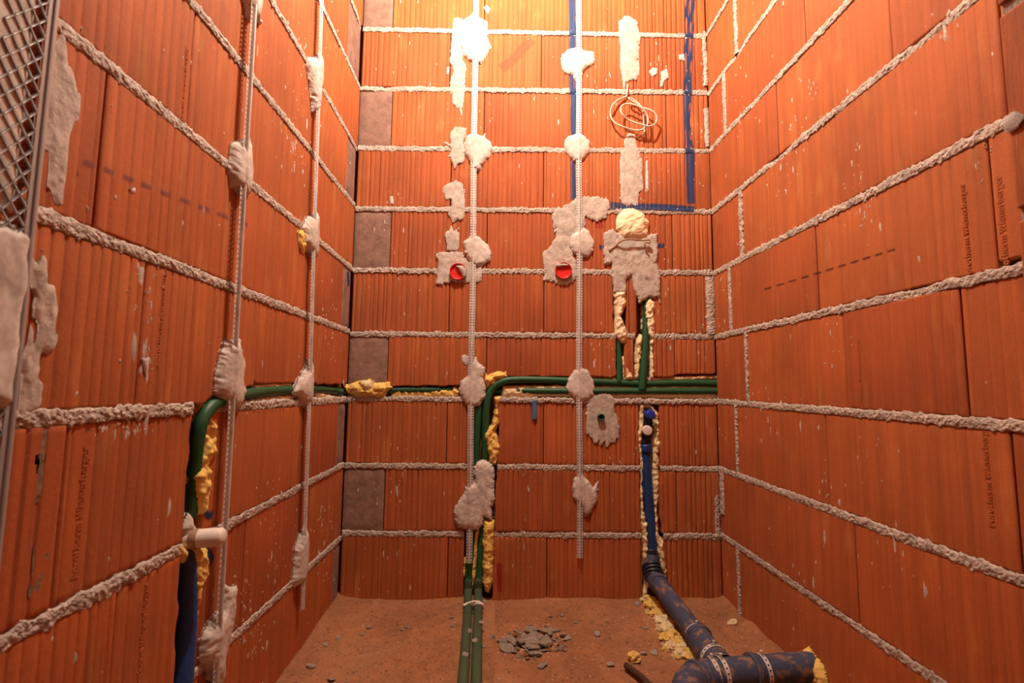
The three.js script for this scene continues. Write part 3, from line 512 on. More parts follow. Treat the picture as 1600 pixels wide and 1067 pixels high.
/* yellow foam packing the chases */
{
  const foam = (w, polys, label, o = {}, mat = M.foam) => lumpObj('foam_filling', w, polys, mat, label, 'foam', 'foam in the pipe chases', { grow: .0035, H: .026, fall: .006, rag: .005, ragF: 60, lump: .009, lumpF: 80, cell: .003, d0: -.022, skirt: -.03, ...o });
  foam('back', [pix('B5', [[30, 225], [100, 198], [180, 185], [220, 205], [290, 200], [305, 235], [270, 260], [240, 290], [170, 285], [100, 288], [60, 265]])], 'yellow foam blob in the back left corner under the grey block', { H: .036 });
  lumpObj('foam_lump', 'back', [pix('B5', [[118, 215], [130, 190], [160, 190], [190, 195], [185, 230], [160, 258], [135, 250]])], M.foamPale, 'pale foam nugget on the corner foam blob', 'foam', null, { H: .014, d0: .012, fall: .01, lump: .004, skirt: -.02 });
  foam('back', [pix('B5', [[300, 232], [420, 228], [560, 230], [670, 232], [670, 282], [540, 285], [400, 282], [290, 290]])], 'yellow foam strip along the green pipe left of the rail', { H: .014 });
  foam('back', [[[785, 604], [850, 603], [950, 604], [1000, 604], [1060, 603], [1122, 604], [1122, 624], [1060, 622], [950, 622], [850, 620], [785, 622]], [[1010, 590], [1122, 587], [1122, 592], [1010, 596]], [[925, 590], [965, 590], [965, 598], [925, 598]]], 'yellow foam strip between the two horizontal green pipes', { H: .017, lump: .006 }, M.foamPale);
  foam('back', [pix('B5', [[805, 190], [815, 160], [880, 140], [930, 145], [935, 175], [890, 195], [850, 225], [820, 240]])], 'foam puff above the bend of the green pipe', { H: .03 });
  foam('back', [pix('B5', [[800, 480], [850, 440], [868, 350], [862, 285], [905, 278], [885, 340], [890, 420], [868, 470], [896, 560], [872, 660], [835, 640], [820, 560]])], 'foam column right of the bending green pipe', { H: .034 });
  foam('back', [pix('B5', [[752, 345], [768, 345], [765, 420], [752, 640], [745, 640]])], 'thin foam seam left of the upright green pipe', { H: .02 });
  foam('back', [pix('B5', [[805, 960], [862, 965], [860, 1090], [800, 1090]]), pix('B7', [[1100, 90], [1170, 60], [1165, 250], [1160, 420], [1135, 500], [1110, 480], [1100, 420]])], 'foam column right of the green pipes near the floor', { H: .036 });
  foam('back', [pix('B7', [[1045, 110], [1075, 105], [1065, 200], [1050, 420], [1030, 510], [1025, 400], [1035, 250]])], 'foam wedge between the two green pipes near the floor', { H: .024 });
  foam('back', [pix('B7', [[970, 380], [990, 280], [995, 300], [985, 400]])], 'foam sliver left of the green pipes below the rail end', { H: .022 });
  foam('back', [pix('B4', [[488, 630], [555, 630], [558, 700], [530, 760], [545, 800], [565, 850], [558, 915], [525, 910], [495, 870], [500, 780], [500, 700]])], 'cream foam in the narrow chase below the cement patch', { H: .034 }, M.cream);
  foam('back', [pix('B4', [[540, 1000], [560, 1060], [545, 980]]), pix('B6', [[535, 60], [560, 110], [600, 165], [600, 195], [550, 190], [545, 130]])], 'foam wedge at the foot of the narrow chase', { H: .026 }, M.foamPale);
  foam('back', [pix('B4', [[610, 900], [640, 860], [650, 880], [640, 1000], [632, 1067], [630, 1110], [608, 1110], [610, 1000]])], 'foam edge left of the thick upright green pipe', { H: .03 }, M.foamPale);
  foam('back', [pix('B4', [[655, 690], [690, 660], [715, 690], [715, 860], [705, 960], [712, 1110], [690, 1110], [690, 900], [660, 830]])], 'foam edge right of the thick upright green pipe', { H: .03 }, M.cream);
  foam('back', [pix('B6', [[632, 320], [690, 322], [740, 380], [745, 470], [750, 560], [735, 605], [745, 640], [740, 800], [730, 900], [740, 1067], [760, 1090], [715, 1090], [700, 560], [720, 480], [715, 400], [690, 350], [660, 345], [650, 500], [640, 545], [650, 600], [668, 680], [650, 760], [650, 850], [665, 960], [668, 1067], [650, 1090], [640, 950], [640, 700], [618, 490], [632, 400]])], 'foam around the blue waste pipe in its chase', { H: .022 }, M.foamPale);
  foam('back', [pix('B8', [[805, 60], [835, 60], [845, 220], [830, 340], [850, 430], [830, 545], [805, 530], [825, 430], [815, 300]]), pix('B8', [[890, 60], [910, 150], [940, 170], [945, 250], [960, 420], [1010, 490], [1020, 540], [960, 470], [905, 330], [900, 200]])], 'foam around the waste pipe coupling above the floor', { H: .034 }, M.foamPale);
  foam('left', [pix('L4', [[160, 870], [200, 830], [230, 815], [260, 815], [230, 850], [190, 900], [175, 980], [160, 1060], [148, 1060], [150, 940]])], 'foam on the outer side of the green pipe bend in the left wall', { H: .024 });
  foam('left', [pix('L4', [[200, 900], [215, 940], [230, 960], [225, 1067], [200, 1075], [190, 1067], [200, 990]]), pix('L6', [[165, 0], [200, 0], [215, 70], [185, 130], [190, 220], [180, 300], [150, 350], [130, 300], [125, 180], [140, 140], [155, 60]])], 'lumpy foam under the green pipe in the left wall chase', { H: .022, d0: -.014 });
  foam('left', [pix('L6', [[120, 475], [170, 480], [185, 560], [180, 620], [150, 680], [145, 760], [135, 830], [128, 700], [130, 560]])], 'lumpy foam below the white pipe stub', { H: .02, d0: -.014 });
  foam('left', [pix('L6', [[70, 480], [105, 490], [100, 545], [75, 530]])], 'small foam bit left of the white pipe stub', { H: .014, d0: -.008 });
  foam('left', [pix('L4', [[410, 770], [620, 762], [630, 782], [420, 802]])], 'foam seam above the green pipe between the left wall dabs', { H: .016, lump: .006 }, M.foamPale);
  foam('left', [pix('L4', [[400, 838], [520, 828], [630, 813], [630, 842], [520, 854], [400, 870]])], 'foam seam below the green pipe between the left wall dabs', { H: .016, lump: .006 }, M.foamPale);
  foam('left', [pix('L4', [[715, 800], [790, 826], [860, 828], [860, 848], [715, 834]])], 'foam seam under the green pipe beside the back corner', { H: .016, lump: .006 }, M.foamPale);
  foam('left', [pix('L4', [[640, 70], [660, 60], [680, 110], [665, 160], [650, 140]])], 'yellow foam spot behind the plaster dab of the far left rail', { H: .008, d0: 0 });
  foam('right', [pix('R7', [[930, 900], [958, 862], [990, 905], [1030, 955], [1062, 1040], [1070, 1110], [1000, 1170], [945, 1100], [920, 940]])], 'yellow foam round the big waste pipe where it enters the right wall', { H: .03, d0: -.006, md: .012 });
}

/* ------------------------------------------------------------------ waste pipes */
{
  const V = (x, y, z) => new THREE.Vector3(x, y, z), sub = (a, b) => b.clone().sub(a);
  const ring = (c, dir, r0, r1, len) => aim(lathe([[r0, -len / 2], [r1 * .97, -len / 2], [r1, -len * .3], [r1, len * .3], [r1 * .97, len / 2], [r0, len / 2]], 28), c, dir);
  const up = group('waste_pipe', 'blue upright waste pipe with blue and white caps in the back wall chase', 'pipe');
  const a = bv(1009, 697, -.012), b = bv(1018, 862, -.012);
  mesh('tube', tube([a, bv(1010, 740, -.012), bv(1015, 800, -.012), b], .019, 30, 20), M.blue, up);
  mesh('socket', ring(bv(1009, 700, -.012), sub(b, a), .015, .024, .03), M.blue, up);
  mesh('clamp', ring(bv(1017, 862, -.008), sub(b, a), .015, .023, .03), M.blueDark, up);
  mesh('throat', tube([bv(1008, 697, -.02), bv(1008, 668, -.022), bv(1009, 645, -.018)], .017, 12, 16), M.blueDark, up);
  const c1 = up;
  const pc = bv(1009, 647, -.012);
  mesh('neck', aim(lathe([[0, 0], [.0155, 0], [.0155, .026], [0, .026]], 24), pc, V(.28, .02, 1)), M.blue, c1);
  const pe = pc.clone().addScaledVector(V(.28, .02, 1).normalize(), .026);
  mesh('cap', aim(lathe([[0, .012], [.015, .012], [.0185, .010], [.0185, 0], [0, 0]], 28), pe, V(.28, .02, 1)), M.blueCap, c1).userData.label = 'round bright blue cap';
  const c2 = up;
  mesh('cap', aim(lathe([[0, .018], [.016, .018], [.0185, .015], [.0185, 0], [0, 0]], 28), bv(1010, 672, -.002), V(0, 0, 1)), M.white, c2).userData.label = 'round white cap';
  // sloping pipe on the floor
  const sl = group('floor_waste_pipe', 'dusty grey-blue waste pipe sloping from the chase across the floor', 'pipe');
  const p0 = bv(1018, 885, .004), p1 = bv(1022, 902, .035), p2 = fv(1091, 996, .046), p3 = fv(1112, 1026, .044), p4 = V(.60, .043, .53);
  mesh('tube', tube([bv(1018, 868, -.01), p0, p1, p1.clone().lerp(p2, .3), p1.clone().lerp(p2, .7), p2], .030, 60, 26), M.blueDusty, sl);
  for (let i = 0; i < 4; i++) mesh('rib', ring(p0.clone().lerp(p1, i * .33), sub(p0, p1), .028, .0345, .009), M.blueDark, sl);
  mesh('collar', ring(p1.clone().lerp(p2, .12), sub(p1, p2), .028, .0345, .016), M.blueDusty, sl);
  const dS = sub(p1, p2).normalize();
  mesh('coupling', tube([p2.clone().addScaledVector(dS, -.005), p3, p3.clone().lerp(p4, .5), p4], .0365, 40, 28), M.blueDusty, sl);
  mesh('collar', ring(p2.clone().addScaledVector(dS, .002), dS, .03, .0405, .014), M.blueDusty, sl);
  // big pipe through the wall
  const bg = group('floor_waste_pipe', 'thick blue waste pipe running along the floor into the right wall', 'pipe');
  const q0 = V(.478, .041, .60), q1 = V(.515, .041, .566), q2 = V(.575, .042, .548), q3 = V(XR - .012, .044, .522), q4 = V(XR + .03, .044, .518);
  mesh('tube', tube([q2, q2.clone().lerp(q3, .5), q3, q4], .0355, 40, 28), M.blueDusty, bg);
  mesh('elbow', tube([V(.45, .04, .68), q0, q1, q2], .038, 40, 28), M.blueDusty, bg);
  for (const [p, d] of [[q1, sub(q0, q2)], [q2.clone().lerp(q3, .38), sub(q2, q3)]]) mesh('collar', ring(p, d, .034, .0425, .014), M.blueDusty, bg);
  // perforated steel straps
  const strap = (c, dir, r, label) => {
    const x = new THREE.Vector3(0, 1, 0).cross(dir).normalize(), d = dir.clone().normalize(), y = d.clone().cross(x);
    const o = group('pipe_strap', label, 'strap', 'perforated pipe straps');
    mesh('band', perforated(2 * Math.PI * r, .012, .012, .0026, (u, v) => { const t = u / r; return c.clone().addScaledVector(x, Math.cos(t) * r).addScaledVector(y, Math.sin(t) * r).addScaledVector(d, v).toArray(); }), M.zinc, o);
    const n = c.clone().addScaledVector(y, r + .004); mesh('screw', new THREE.CylinderGeometry(.004, .004, .012, 8).translate(n.x, n.y, n.z), M.zinc, o);
  };
  strap(p2.clone().addScaledVector(dS, -.012), dS, .0322, 'perforated steel strap on the sloping waste pipe above the coupling');
  strap(p3.clone().lerp(p4, .22), sub(p3, p4), .0382, 'perforated steel strap at the bend of the sloping waste pipe');
  strap(q2.clone().lerp(q3, -.06), sub(q2, q3), .0400, 'left one of the two close straps on the thick waste pipe');
  strap(q2.clone().lerp(q3, .04), sub(q2, q3), .0388, 'right one of the two close straps on the thick waste pipe');
  strap(q2.clone().lerp(q3, .48), sub(q2, q3), .0388, 'strap halfway along the thick waste pipe near the right wall');
  // left wall: dark blue pipe and white stub
  tag(mesh('waste_pipe', rod([lv(290, 862, -.022), lv(289, 920, -.02), lv(288, 980, -.014), lv(284, 1040, -.008), lv(278, 1110, -.003)], .021, 40, 18), M.blue), 'dark blue pipe in the left wall chase below the white stub', 'pipe');
  const st = group('pipe_stub', 'white capped pipe stub sticking out of the left wall chase', 'pipe');
  const sA = lv(291, 843, -.01), sB = lv(291, 843, -.01).add(V(.075, .0015, -.004));
  const end = onPlane('z', sA.z - .01, 352, 838); sB.set(end.x, end.y, end.z);
  const dir = sub(sA, sB), ln = dir.length();
  mesh('stub', aim(lathe([[.017, 0], [.0172, ln * .7], [.0165, ln * .9], [.013, ln * .97], [.006, ln], [0, ln]], 28), sA, dir), M.white, st);
  mesh('collar', aim(lathe([[.017, 0], [.0185, .002], [.0185, .012], [.017, .014]], 28), sA.clone().addScaledVector(dir, .12), dir), M.cableBrown, st);
  lumpObj('cement_patch', 'left', [pix('L6', [[85, 400], [115, 330], [135, 370], [145, 410], [120, 455], [95, 465]])], M.plaster, 'small plaster bit holding the white pipe stub', 'cement patch', null, { H: .02, d0: -.012, lump: .005, skirt: -.03 });
}

/* ------------------------------------------------------------------ electrics */
{
  const coil = pix('B2', [[572, 470], [570, 505], [563, 535], [520, 555], [488, 585], [475, 635], [498, 680], [545, 705], [600, 722], [650, 722], [680, 695], [682, 650], [660, 612], [615, 585], [565, 578], [535, 595], [540, 635], [580, 668], [640, 690], [695, 702], [728, 682], [732, 645], [705, 615], [655, 598], [610, 570], [575, 545], [600, 552], [640, 585], [658, 630], [662, 690], [665, 735], [645, 752], [615, 765]]);
  const dep = i => .006 + .03 * Math.sin(Math.PI * Math.min(1, i / 32)) + .005 * Math.sin(i * 2.1);
  tag(mesh('cable_coil', rod(coil.map(([x, y], i) => bv(x, y, dep(i))), .0034, 260, 8), M.cable), 'loops of pale cable hanging out of the back wall', 'cable');
  const c = pix('B4', [[470, 395], [505, 370], [545, 340], [600, 334], [650, 340], [690, 338], [695, 355], [675, 350], [665, 362], [680, 380]]);
  tag(mesh('cable', rod(c.map(([x, y], i) => bv(x, y, i < 2 ? .012 : .028)), .0034, 90, 8), M.cableBrown), 'bent brownish cable across the bottom of the cream lump', 'cable');
  const plug = (px, py, label) => { const o = group('box_plug', label, 'plug', 'red wall plugs'), p = bv(px, py, .006);
    mesh('disc', aim(lathe([[0, .004], [.026, .004], [.028, .006], [.0305, .0125], [.0325, .0125], [.033, -.02], [0, -.02]], 32), p, new THREE.Vector3(0, 0, 1)), M.red, o);
    return o; };
  plug(716, 425, 'round red box plug half covered with cement on the back wall');
  plug(880, 423.5, 'bright red round box plug in the wide cement patch');
  lumpObj('cement_patch', 'back', [pix('B3', [[650, 480], [690, 480], [712, 500], [705, 540], [688, 550], [684, 525], [672, 512]])], M.cement, 'cement smear covering part of the left red plug', 'cement patch', null, { H: .005, d0: .017, lump: .003, fall: .004, skirt: -.016 });
  lumpObj('cement_patch', 'back', [pix('B4', [[165, 470], [200, 465], [235, 468], [260, 475], [240, 482], [200, 484], [175, 488]])], M.cement, 'cement lip over the top of the bright red plug', 'cement patch', null, { H: .005, d0: .016, lump: .002, fall: .004, skirt: -.014 });
  const peg = bv(835, 640, .003); tag(mesh('wall_peg', new THREE.CapsuleGeometry(.0095, .062, 6, 14).scale(1, 1, .55).rotateZ(.03).translate(peg.x, peg.y, peg.z), std(0x4a6f9e, .45)), 'small blue plastic peg on the wall under the horizontal pipes', 'peg');
}

/* ------------------------------------------------------------------ sprayed and drawn marks */
const spray = dataTex(64, 512, (u, v) => { const e = Math.abs(u - .5) * 2, k = 1 - smooth(.5 + .1 * noise(v * 14, 1, 0), .98, e + .07 * noise(u * 30, v * 240, 5)); return grey(clamp(k * (.92 + .1 * noise(u * 60, v * 400, 3)), 0, 1)); });
const paintMat = (c, opacity = 1) => new THREE.MeshStandardMaterial({ color: c, opacity, roughness: .7, alphaMap: spray, transparent: true, side: THREE.DoubleSide });
const bluePaint = paintMat(0x143463), redPaint = paintMat(0xa8261c, .8), faintRed = paintMat(0xa8502e, .45), chalk = paintMat(0x4d3b62, .4), blackPaint = paintMat(0x2c1a16, .65);
function mark(w, pts, wid, mat, name, label, o = {}) {
  const q = pts.map(p => MEAS[w](...p)), g = new Geo(), m = 8; let len = 0; const ids = [];
  const step = .004;
  for (let i = 0; i < q.length - 1; i++) {
    const [a, b] = [q[i], q[i + 1]], l = Math.hypot(b[0] - a[0], b[1] - a[1]), n = Math.max(1, Math.ceil(l / step)), nx = -(b[1] - a[1]) / l, ny = (b[0] - a[0]) / l;
    for (let k = 0; k < n + (i === q.length - 2 ? 1 : 0); k++) {
      const t = k / n, x = a[0] + (b[0] - a[0]) * t, y = a[1] + (b[1] - a[1]) * t, row = [], ww = wid * (1 + .2 * noise(len * 12, 2, q.length));
      for (let j = 0; j <= m; j++) { const v = (j / m - .5) * ww, s = x + nx * v, yy = y + ny * v; row.push(g.v(wallPos[w](s, yy, faceDepth(w, s, yy) + .0009), j / m, len * .9)); }
      ids.push(row); len += l / n;
    }
  }
  for (let i = 0; i < ids.length - 1; i++) for (let j = 0; j < m; j++) g.q(ids[i][j], ids[i + 1][j], ids[i + 1][j + 1], ids[i][j + 1], flip[w]);
  const ms = mesh(name, g.done(), mat, WALL[w]); ms.userData.label = label; return ms;
}
mark('back', [[892, -30], [895, 60], [896, 150], [897, 230], [898, 312]], .036, bluePaint, 'paint_line', 'blue spray paint line beside the rail');
mark('back', [[1079, -30], [1076, 50], [1074, 140], [1073, 190], [1077, 240], [1079, 318]], .044, bluePaint, 'paint_line', 'blue spray paint line near the right corner');
mark('back', [[950, 321], [1000, 323], [1040, 324], [1084, 327]], .034, bluePaint, 'paint_line', 'horizontal blue spray paint line');
mark('back', [[936, 386], [945, 386]], .02, bluePaint, 'paint_spot', 'dark paint spot'); mark('back', [[1024, 383], [1038, 384]], .02, bluePaint, 'paint_spot', 'blue paint spot');
mark('back', [[930, 351], [942, 350]], .034, redPaint, 'paint_spot', 'red paint spot');
mark('back', [[783, 108], [800, 95], [818, 75], [832, 62]], .05, faintRed, 'paint_smear', 'faint red smear'); mark('back', [[781, 925], [780, 880]], .02, redPaint, 'paint_smear', 'red streak');
mark('left', [[320, 800], [327, 808], [331, 798]], .014, bluePaint, 'paint_spot', 'blue paint spot'); mark('left', [[322, 855], [328, 868], [333, 876]], .02, bluePaint, 'paint_spot', 'blue paint spot');
mark('left', [[543.5, 424], [544.5, 446]], .03, bluePaint, 'paint_spot', 'blue paint spot');
for (let i = 0; i < 9; i++) { const a = i / 9, b = a + .06; mark('left', [[130 + 270 * a, 252 + 105 * a], [130 + 270 * b, 252 + 105 * b]], .010, chalk, 'chalk_dash', 'blue chalk dash'); }
for (let i = 0; i < 11; i++) { const a = i / 11, b = a + .055; mark('right', [[1195 + 210 * a, 452 - 65 * a], [1195 + 210 * b, 452 - 65 * b]], .006, blackPaint, 'pencil_dash', 'dark pencil dash'); }

/* ------------------------------------------------------------------ plaster splashes */
function splashes(w, n, box, hot) {
  const g = new Geo(), f = flip[w];
  for (let i = 0; i < n; i++) {
    let [s, y] = hot && i % 3 ? (() => { const h = hot[i % hot.length]; const p = MEAS[w](h[0] + rr(-1, 1) * h[2] * 1.3 * rnd(), h[1] + rr(-1, 1) * h[3] * 1.5); return p; })() : [rr(box[0], box[1]), rr(box[2], box[3])];
    const a = rr(.0008, .0026) * (rnd() < .08 ? 2.4 : 1), b = a * rr(1, 5.5), m = 7, d = faceDepth(w, s, y); if (!blockAt(w, s, y) || !blockAt(w, s + a, y) || !blockAt(w, s - a, y)) continue;
    const c = g.v(wallPos[w](s, y, d + rr(.0012, .003)), s, y), e = [];
    for (let k = 0; k < m; k++) { const t = k / m * 6.283, q = rr(.55, 1.15), ss = s + Math.cos(t) * a * q, yy = y + Math.sin(t) * b * q; e.push(g.v(wallPos[w](ss, yy, faceDepth(w, ss, yy) - .0004), ss, yy)); }
    for (let k = 0; k < m; k++) g.t(c, e[k], e[(k + 1) % m], f);
  }
  const o = mesh('plaster_splashes', g.done(), M.plaster, WALL[w]); o.userData.kind = 'stuff'; o.userData.label = 'small white plaster splashes';
}
splashes('back', 620, [XL + .02, XR - .02, .03, 2.45], [[622, 300, 20, 18], [720, 130, 30, 60], [950, 100, 40, 60], [1000, 240, 40, 30], [990, 350, 60, 60], [1040, 110, 10, 12], [1030, 100, 22, 30], [625, 740, 30, 40], [950, 565, 30, 20], [960, 680, 25, 30], [1095, 560, 10, 40], [590, 700, 30, 60], [820, 800, 30, 60], [1000, 300, 30, 15], [640, 850, 80, 60], [740, 110, 60, 60], [900, 150, 40, 60], [1090, 170, 15, 100], [1040, 470, 20, 60], [600, 420, 60, 50]]);
splashes('left', 480, [.02, 1.3, .03, 2.2], [[300, 120, 30, 30], [480, 140, 30, 60], [460, 240, 20, 20], [360, 300, 60, 60], [225, 560, 12, 16], [230, 460, 30, 30], [510, 700, 20, 40], [430, 850, 30, 60], [400, 1000, 30, 20], [500, 300, 15, 40], [510, 850, 20, 40], [380, 950, 15, 40], [280, 300, 30, 40], [520, 520, 15, 30], [200, 660, 60, 16]]);
splashes('right', 330, [.02, 1.2, .03, 2.3], [[1265, 140, 14, 10], [1250, 190, 20, 30], [1230, 280, 40, 20], [1350, 330, 40, 20], [1480, 40, 30, 16], [1200, 660, 30, 40], [1290, 720, 20, 40], [1300, 530, 20, 30], [1160, 160, 15, 40], [1340, 260, 30, 30], [1400, 880, 60, 40], [1250, 940, 40, 30], [1130, 480, 10, 40], [1120, 620, 10, 60], [1370, 700, 60, 40], [1540, 255, 20, 20]]);
for (const [w, c, pts, l] of [['back', 'B2', [[690, 400], [710, 375], [740, 380], [735, 410], [710, 425]], ''], ['back', 'B2', [[755, 400], [790, 380], [802, 430], [775, 450], [765, 485], [750, 480], [760, 430]], ''], ['back', 'B2', [[855, 305], [885, 300], [890, 340], [860, 330]], ''], ['back', 'B1', [[800, 45], [820, 25], [840, 50], [830, 80], [815, 65]], ''], ['back', 'B5', [[678, 55], [700, 48], [718, 60], [715, 100], [705, 113], [685, 90]], ''], ['back', 'B1', [[600, 375], [612, 370], [610, 410], [595, 415]], ''], ['back', 'B3', [[280, 95], [303, 92], [303, 140], [282, 138]], ''], ['back', 'B2', [[672, 900], [685, 890], [688, 1060], [672, 1050]], ''], ['left', 'L1', [[600, 870], [625, 865], [630, 890], [610, 900]], ''], ['left', 'L3', [[655, 650], [690, 645], [690, 690], [678, 750], [670, 710]], '']])
  mesh('plaster_splash', spread(w, [pix(c, pts)], { H: .0025, fall: .003, rag: .002, cell: .002, lump: .0008 }), M.plaster, WALL[w]);

/* maker's lettering pressed into the blocks */
const font = await new FontLoader().loadAsync('fonts/droid/droid_sans_bold.typeface.json');
function imprint(w, px, py, text, size) {
  const [s, y] = MEAS[w](px, py), g = new TextGeometry(text, { font, size, depth: .0022, curveSegments: 2 }); g.computeBoundingBox();
  const bb = g.boundingBox; g.translate(-(bb.min.x + bb.max.x) / 2, -size / 2, 0); g.rotateZ(Math.PI / 2);
  const b = blockAt(w, s, y)?.mesh, m = mesh('imprint', g, b?.material || clay[0], b || WALL[w]); const p = wv(w, s, y, faceDepth(w, s, y) - .0014); m.position.copy(p);
  if (w === 'left') m.rotation.y = Math.PI / 2; if (w === 'right') m.rotation.y = -Math.PI / 2; return m;
}
imprint('left', 126, 800, 'Porotherm Wienerberger', .0105); imprint('left', 222, 1000, 'Porotherm Wienerberger', .0105); imprint('left', 252, 490, 'Porotherm Wienerberger', .0105); imprint('left', 286, 145, 'Porotherm Wienerberger', .0105);
imprint('right', 1508, 360, 'Porotherm Wienerberger', .0105); imprint('right', 1566, 355, 'Porotherm Wienerberger', .0105); imprint('right', 1542, 740, 'Porotherm Wienerberger', .0105); imprint('right', 1345, 590, 'Porotherm Wienerberger', .0105);

/* ------------------------------------------------------------------ floor and rubble */
{
  const fl = structure('floor', 'dusty reddish screed floor');
  const g = new Geo(), x0 = XL - .055, x1 = XR + .055, z0 = -.055, z1 = ZF, n = 130, m = 120, ids = [];
  const hgt = (x, z) => .0035 * fbm(x * 9, z * 9, 3, 4) + .0012 * noise(x * 110, z * 110, 6) + .02 * Math.exp(-Math.max(0, x - XL) / .025) * (1 + .6 * noise(z * 12, 3, 1)) * smooth(.5, .1, z) * .6 + .012 * Math.exp(-Math.max(0, XR - x) / .02) * (.6 + noise(z * 14, 9, 2)) + .006 * Math.exp(-Math.max(0, z) / .015) * (noise(x * 11, 4, 7));
  for (let j = 0; j <= m; j++) { ids.push([]); for (let i = 0; i <= n; i++) { const x = x0 + (x1 - x0) * i / n, z = z0 + (z1 - z0) * j / m; ids[j].push(g.v([x, hgt(x, z), z], x, z)); } }
  for (let j = 0; j < m; j++) for (let i = 0; i < n; i++) g.q(ids[j][i], ids[j + 1][i], ids[j + 1][i + 1], ids[j][i + 1]);
  mesh('screed', g.done(), M.floor, fl); mesh('slab', boxGeo(-1.9, 2.1, -.2, -.012, -.3, 4.2), M.floor, fl);
  // stones
  const variants = [];
  for (let v = 0; v < 8; v++) {
    const s = new THREE.IcosahedronGeometry(1, 2), p = s.attributes.position;
    for (let i = 0; i < p.count; i++) { const q = new THREE.Vector3().fromBufferAttribute(p, i); let k = 1; for (let c = 0; c < 7; c++) { const d = new THREE.Vector3(noise(c * 3.1, v, 1), noise(c * 5.3, v, 2), noise(c * 7.7, v, 3)).normalize(); k = Math.min(k, (.5 + .3 * h3(c, v, 5)) / Math.max(.01, q.dot(d))); } q.multiplyScalar(k * (1 + .06 * noise(q.x * 3, q.y * 3, q.z * 3 + v))); p.setXYZ(i, q.x, q.y * .5, q.z); }
    s.computeVertexNormals(); variants.push(s);
  }
  const stoneAt = (x, z, r, mat, name, label, cat, grp, y) => {
    const o = mesh(name, variants[Math.floor(rnd() * 8)], mat); const fl_ = rr(.6, 1.1); o.scale.set(r * rr(.8, 1.3), r * fl_, r * rr(.7, 1.1)); o.rotation.set(rr(-.25, .25), rr(0, 6.28), rr(-.25, .25));
    o.position.set(x, (y ?? hgt(x, z)) + r * fl_ * .3, z); return tag(o, label, cat, grp);
  };
  // rubble heap in the middle of the floor
  const heap = [];
  for (let i = 0; i < 150; i++) { const a = rr(0, 6.28), q = Math.pow(rnd(), .6) * rr(.8, 1.15), [x, z] = F(832 + Math.cos(a) * q * 52, 1005 + Math.sin(a) * q * 24); heap.push([x, z, q]); }
  heap.forEach(([x, z, q], i) => { const big = i % 6 === 0, r = big ? rr(.012, .024) : rr(.0045, .0105); stoneAt(x, z, r, [M.stone, M.stonePale, M.stone, M.stoneClay][i % 4], big ? 'rubble_stone' : 'rubble_chip', big ? 'broken grey mortar lump in the rubble heap on the floor' : 'small grey mortar chip in the rubble heap on the floor', 'rubble', big ? 'lumps of the rubble heap' : 'chips of the rubble heap', hgt(x, z) + (1 - q) * (big ? .012 : .006)); });
  const single = [[848, 1042, .016, M.stone, 'grey stone just in front of the rubble heap'], [860, 964, .009, M.stone, 'grey flake behind the rubble heap'], [877, 962, .011, M.stone, 'larger grey flake behind the rubble heap'], [899, 973, .009, M.stone, 'flat grey flake right of the rubble heap, toward the wall'], [933, 992, .015, M.stonePale, 'pale flat chip midway between rubble heap and sloping pipe'], [996, 944, .014, M.stonePale, 'white plaster lump at the wall foot beside the sloping pipe'], [1009, 982, .010, M.stonePale, 'pale lump left of the foam crumbs'], [954, 1040, .012, M.stonePale, 'pale nugget left of the wooden stick'], [1005, 1023, .012, M.stonePale, 'pale lump at the left edge of the foam crumbs'], [1022, 1020, .013, M.stonePale, 'whitest lump among the foam crumbs'], [1144, 974, .018, M.foamPale, 'pale foam scrap on the floor near the right wall'], [577, 982, .010, M.stonePale, 'grey chip in the left part of the floor nearest the back wall'], [566, 992, .008, M.stonePale, 'small grey chip left of the floor pipes'], [529, 999, .010, M.stonePale, 'pale chip near the foot of the left wall'], [508, 1008, .008, M.stonePale, 'small pale chip close to the left wall'], [637, 980, .008, M.stone, 'pebble halfway between left wall and floor pipes'], [627, 985, .006, M.stone, 'dark pebble beside another left of the floor pipes'], [615, 992, .006, M.stonePale, 'tiny pale chip left of the dark pebble'], [485, 1043, .013, M.stonePale, 'pale flat chip at the bottom left of the floor'], [517, 1063, .011, M.stonePale, 'pale flat chip at the very bottom edge left of the pipes'], [705, 966, .009, M.stone, 'grey chip left of the floor pipes near the wall'], [706, 980, .008, M.stone, 'grey chip just left of the floor pipes'], [769, 997, .009, M.stone, 'dark chip between floor pipes and rubble heap'], [756, 1011, .007, M.stonePale, 'pale chip right of the floor pipes'], [757, 940, .009, M.stonePale, 'white chip beside the cord of the floor pipes']];
  for (const [px, py, r, mat, label] of single) { const [x, z] = F(px, py); stoneAt(x, z, r, mat, mat === M.foamPale ? 'foam_scrap' : 'floor_chip', label, mat === M.foamPale ? 'foam' : 'chip'); }
  // foam crumbs along the sloping pipe: heaped lumps
  const lumps = [[1015, 940, .018], [1020, 950, .022], [1028, 962, .024], [1036, 974, .026], [1044, 986, .024], [1052, 998, .026], [1060, 1008, .026], [1070, 1018, .026], [1080, 1026, .024], [1040, 1000, .018], [1050, 1014, .02], [1064, 1026, .018], [1030, 985, .012], [1092, 1034, .018], [1098, 1042, .014]];
  for (const [px, py, r0] of lumps.flatMap(([a, b, r]) => [[a, b, r], [a + rr(-12, 4), b + rr(-6, 10), r * rr(.35, .7)], [a + rr(-16, 0), b + rr(-8, 12), r * rr(.25, .5)]])) { const r = r0 * rr(.8, 1.15), [x, z] = F(px, py); const o = mesh('foam_crumb', lumpGeo(r), rnd() < .5 ? M.foam : M.foamPale); o.position.set(x, r * .35, z); tag(o, 'lump of yellow foam heaped along the sloping waste pipe', 'foam', 'foam lumps beside the sloping pipe'); }
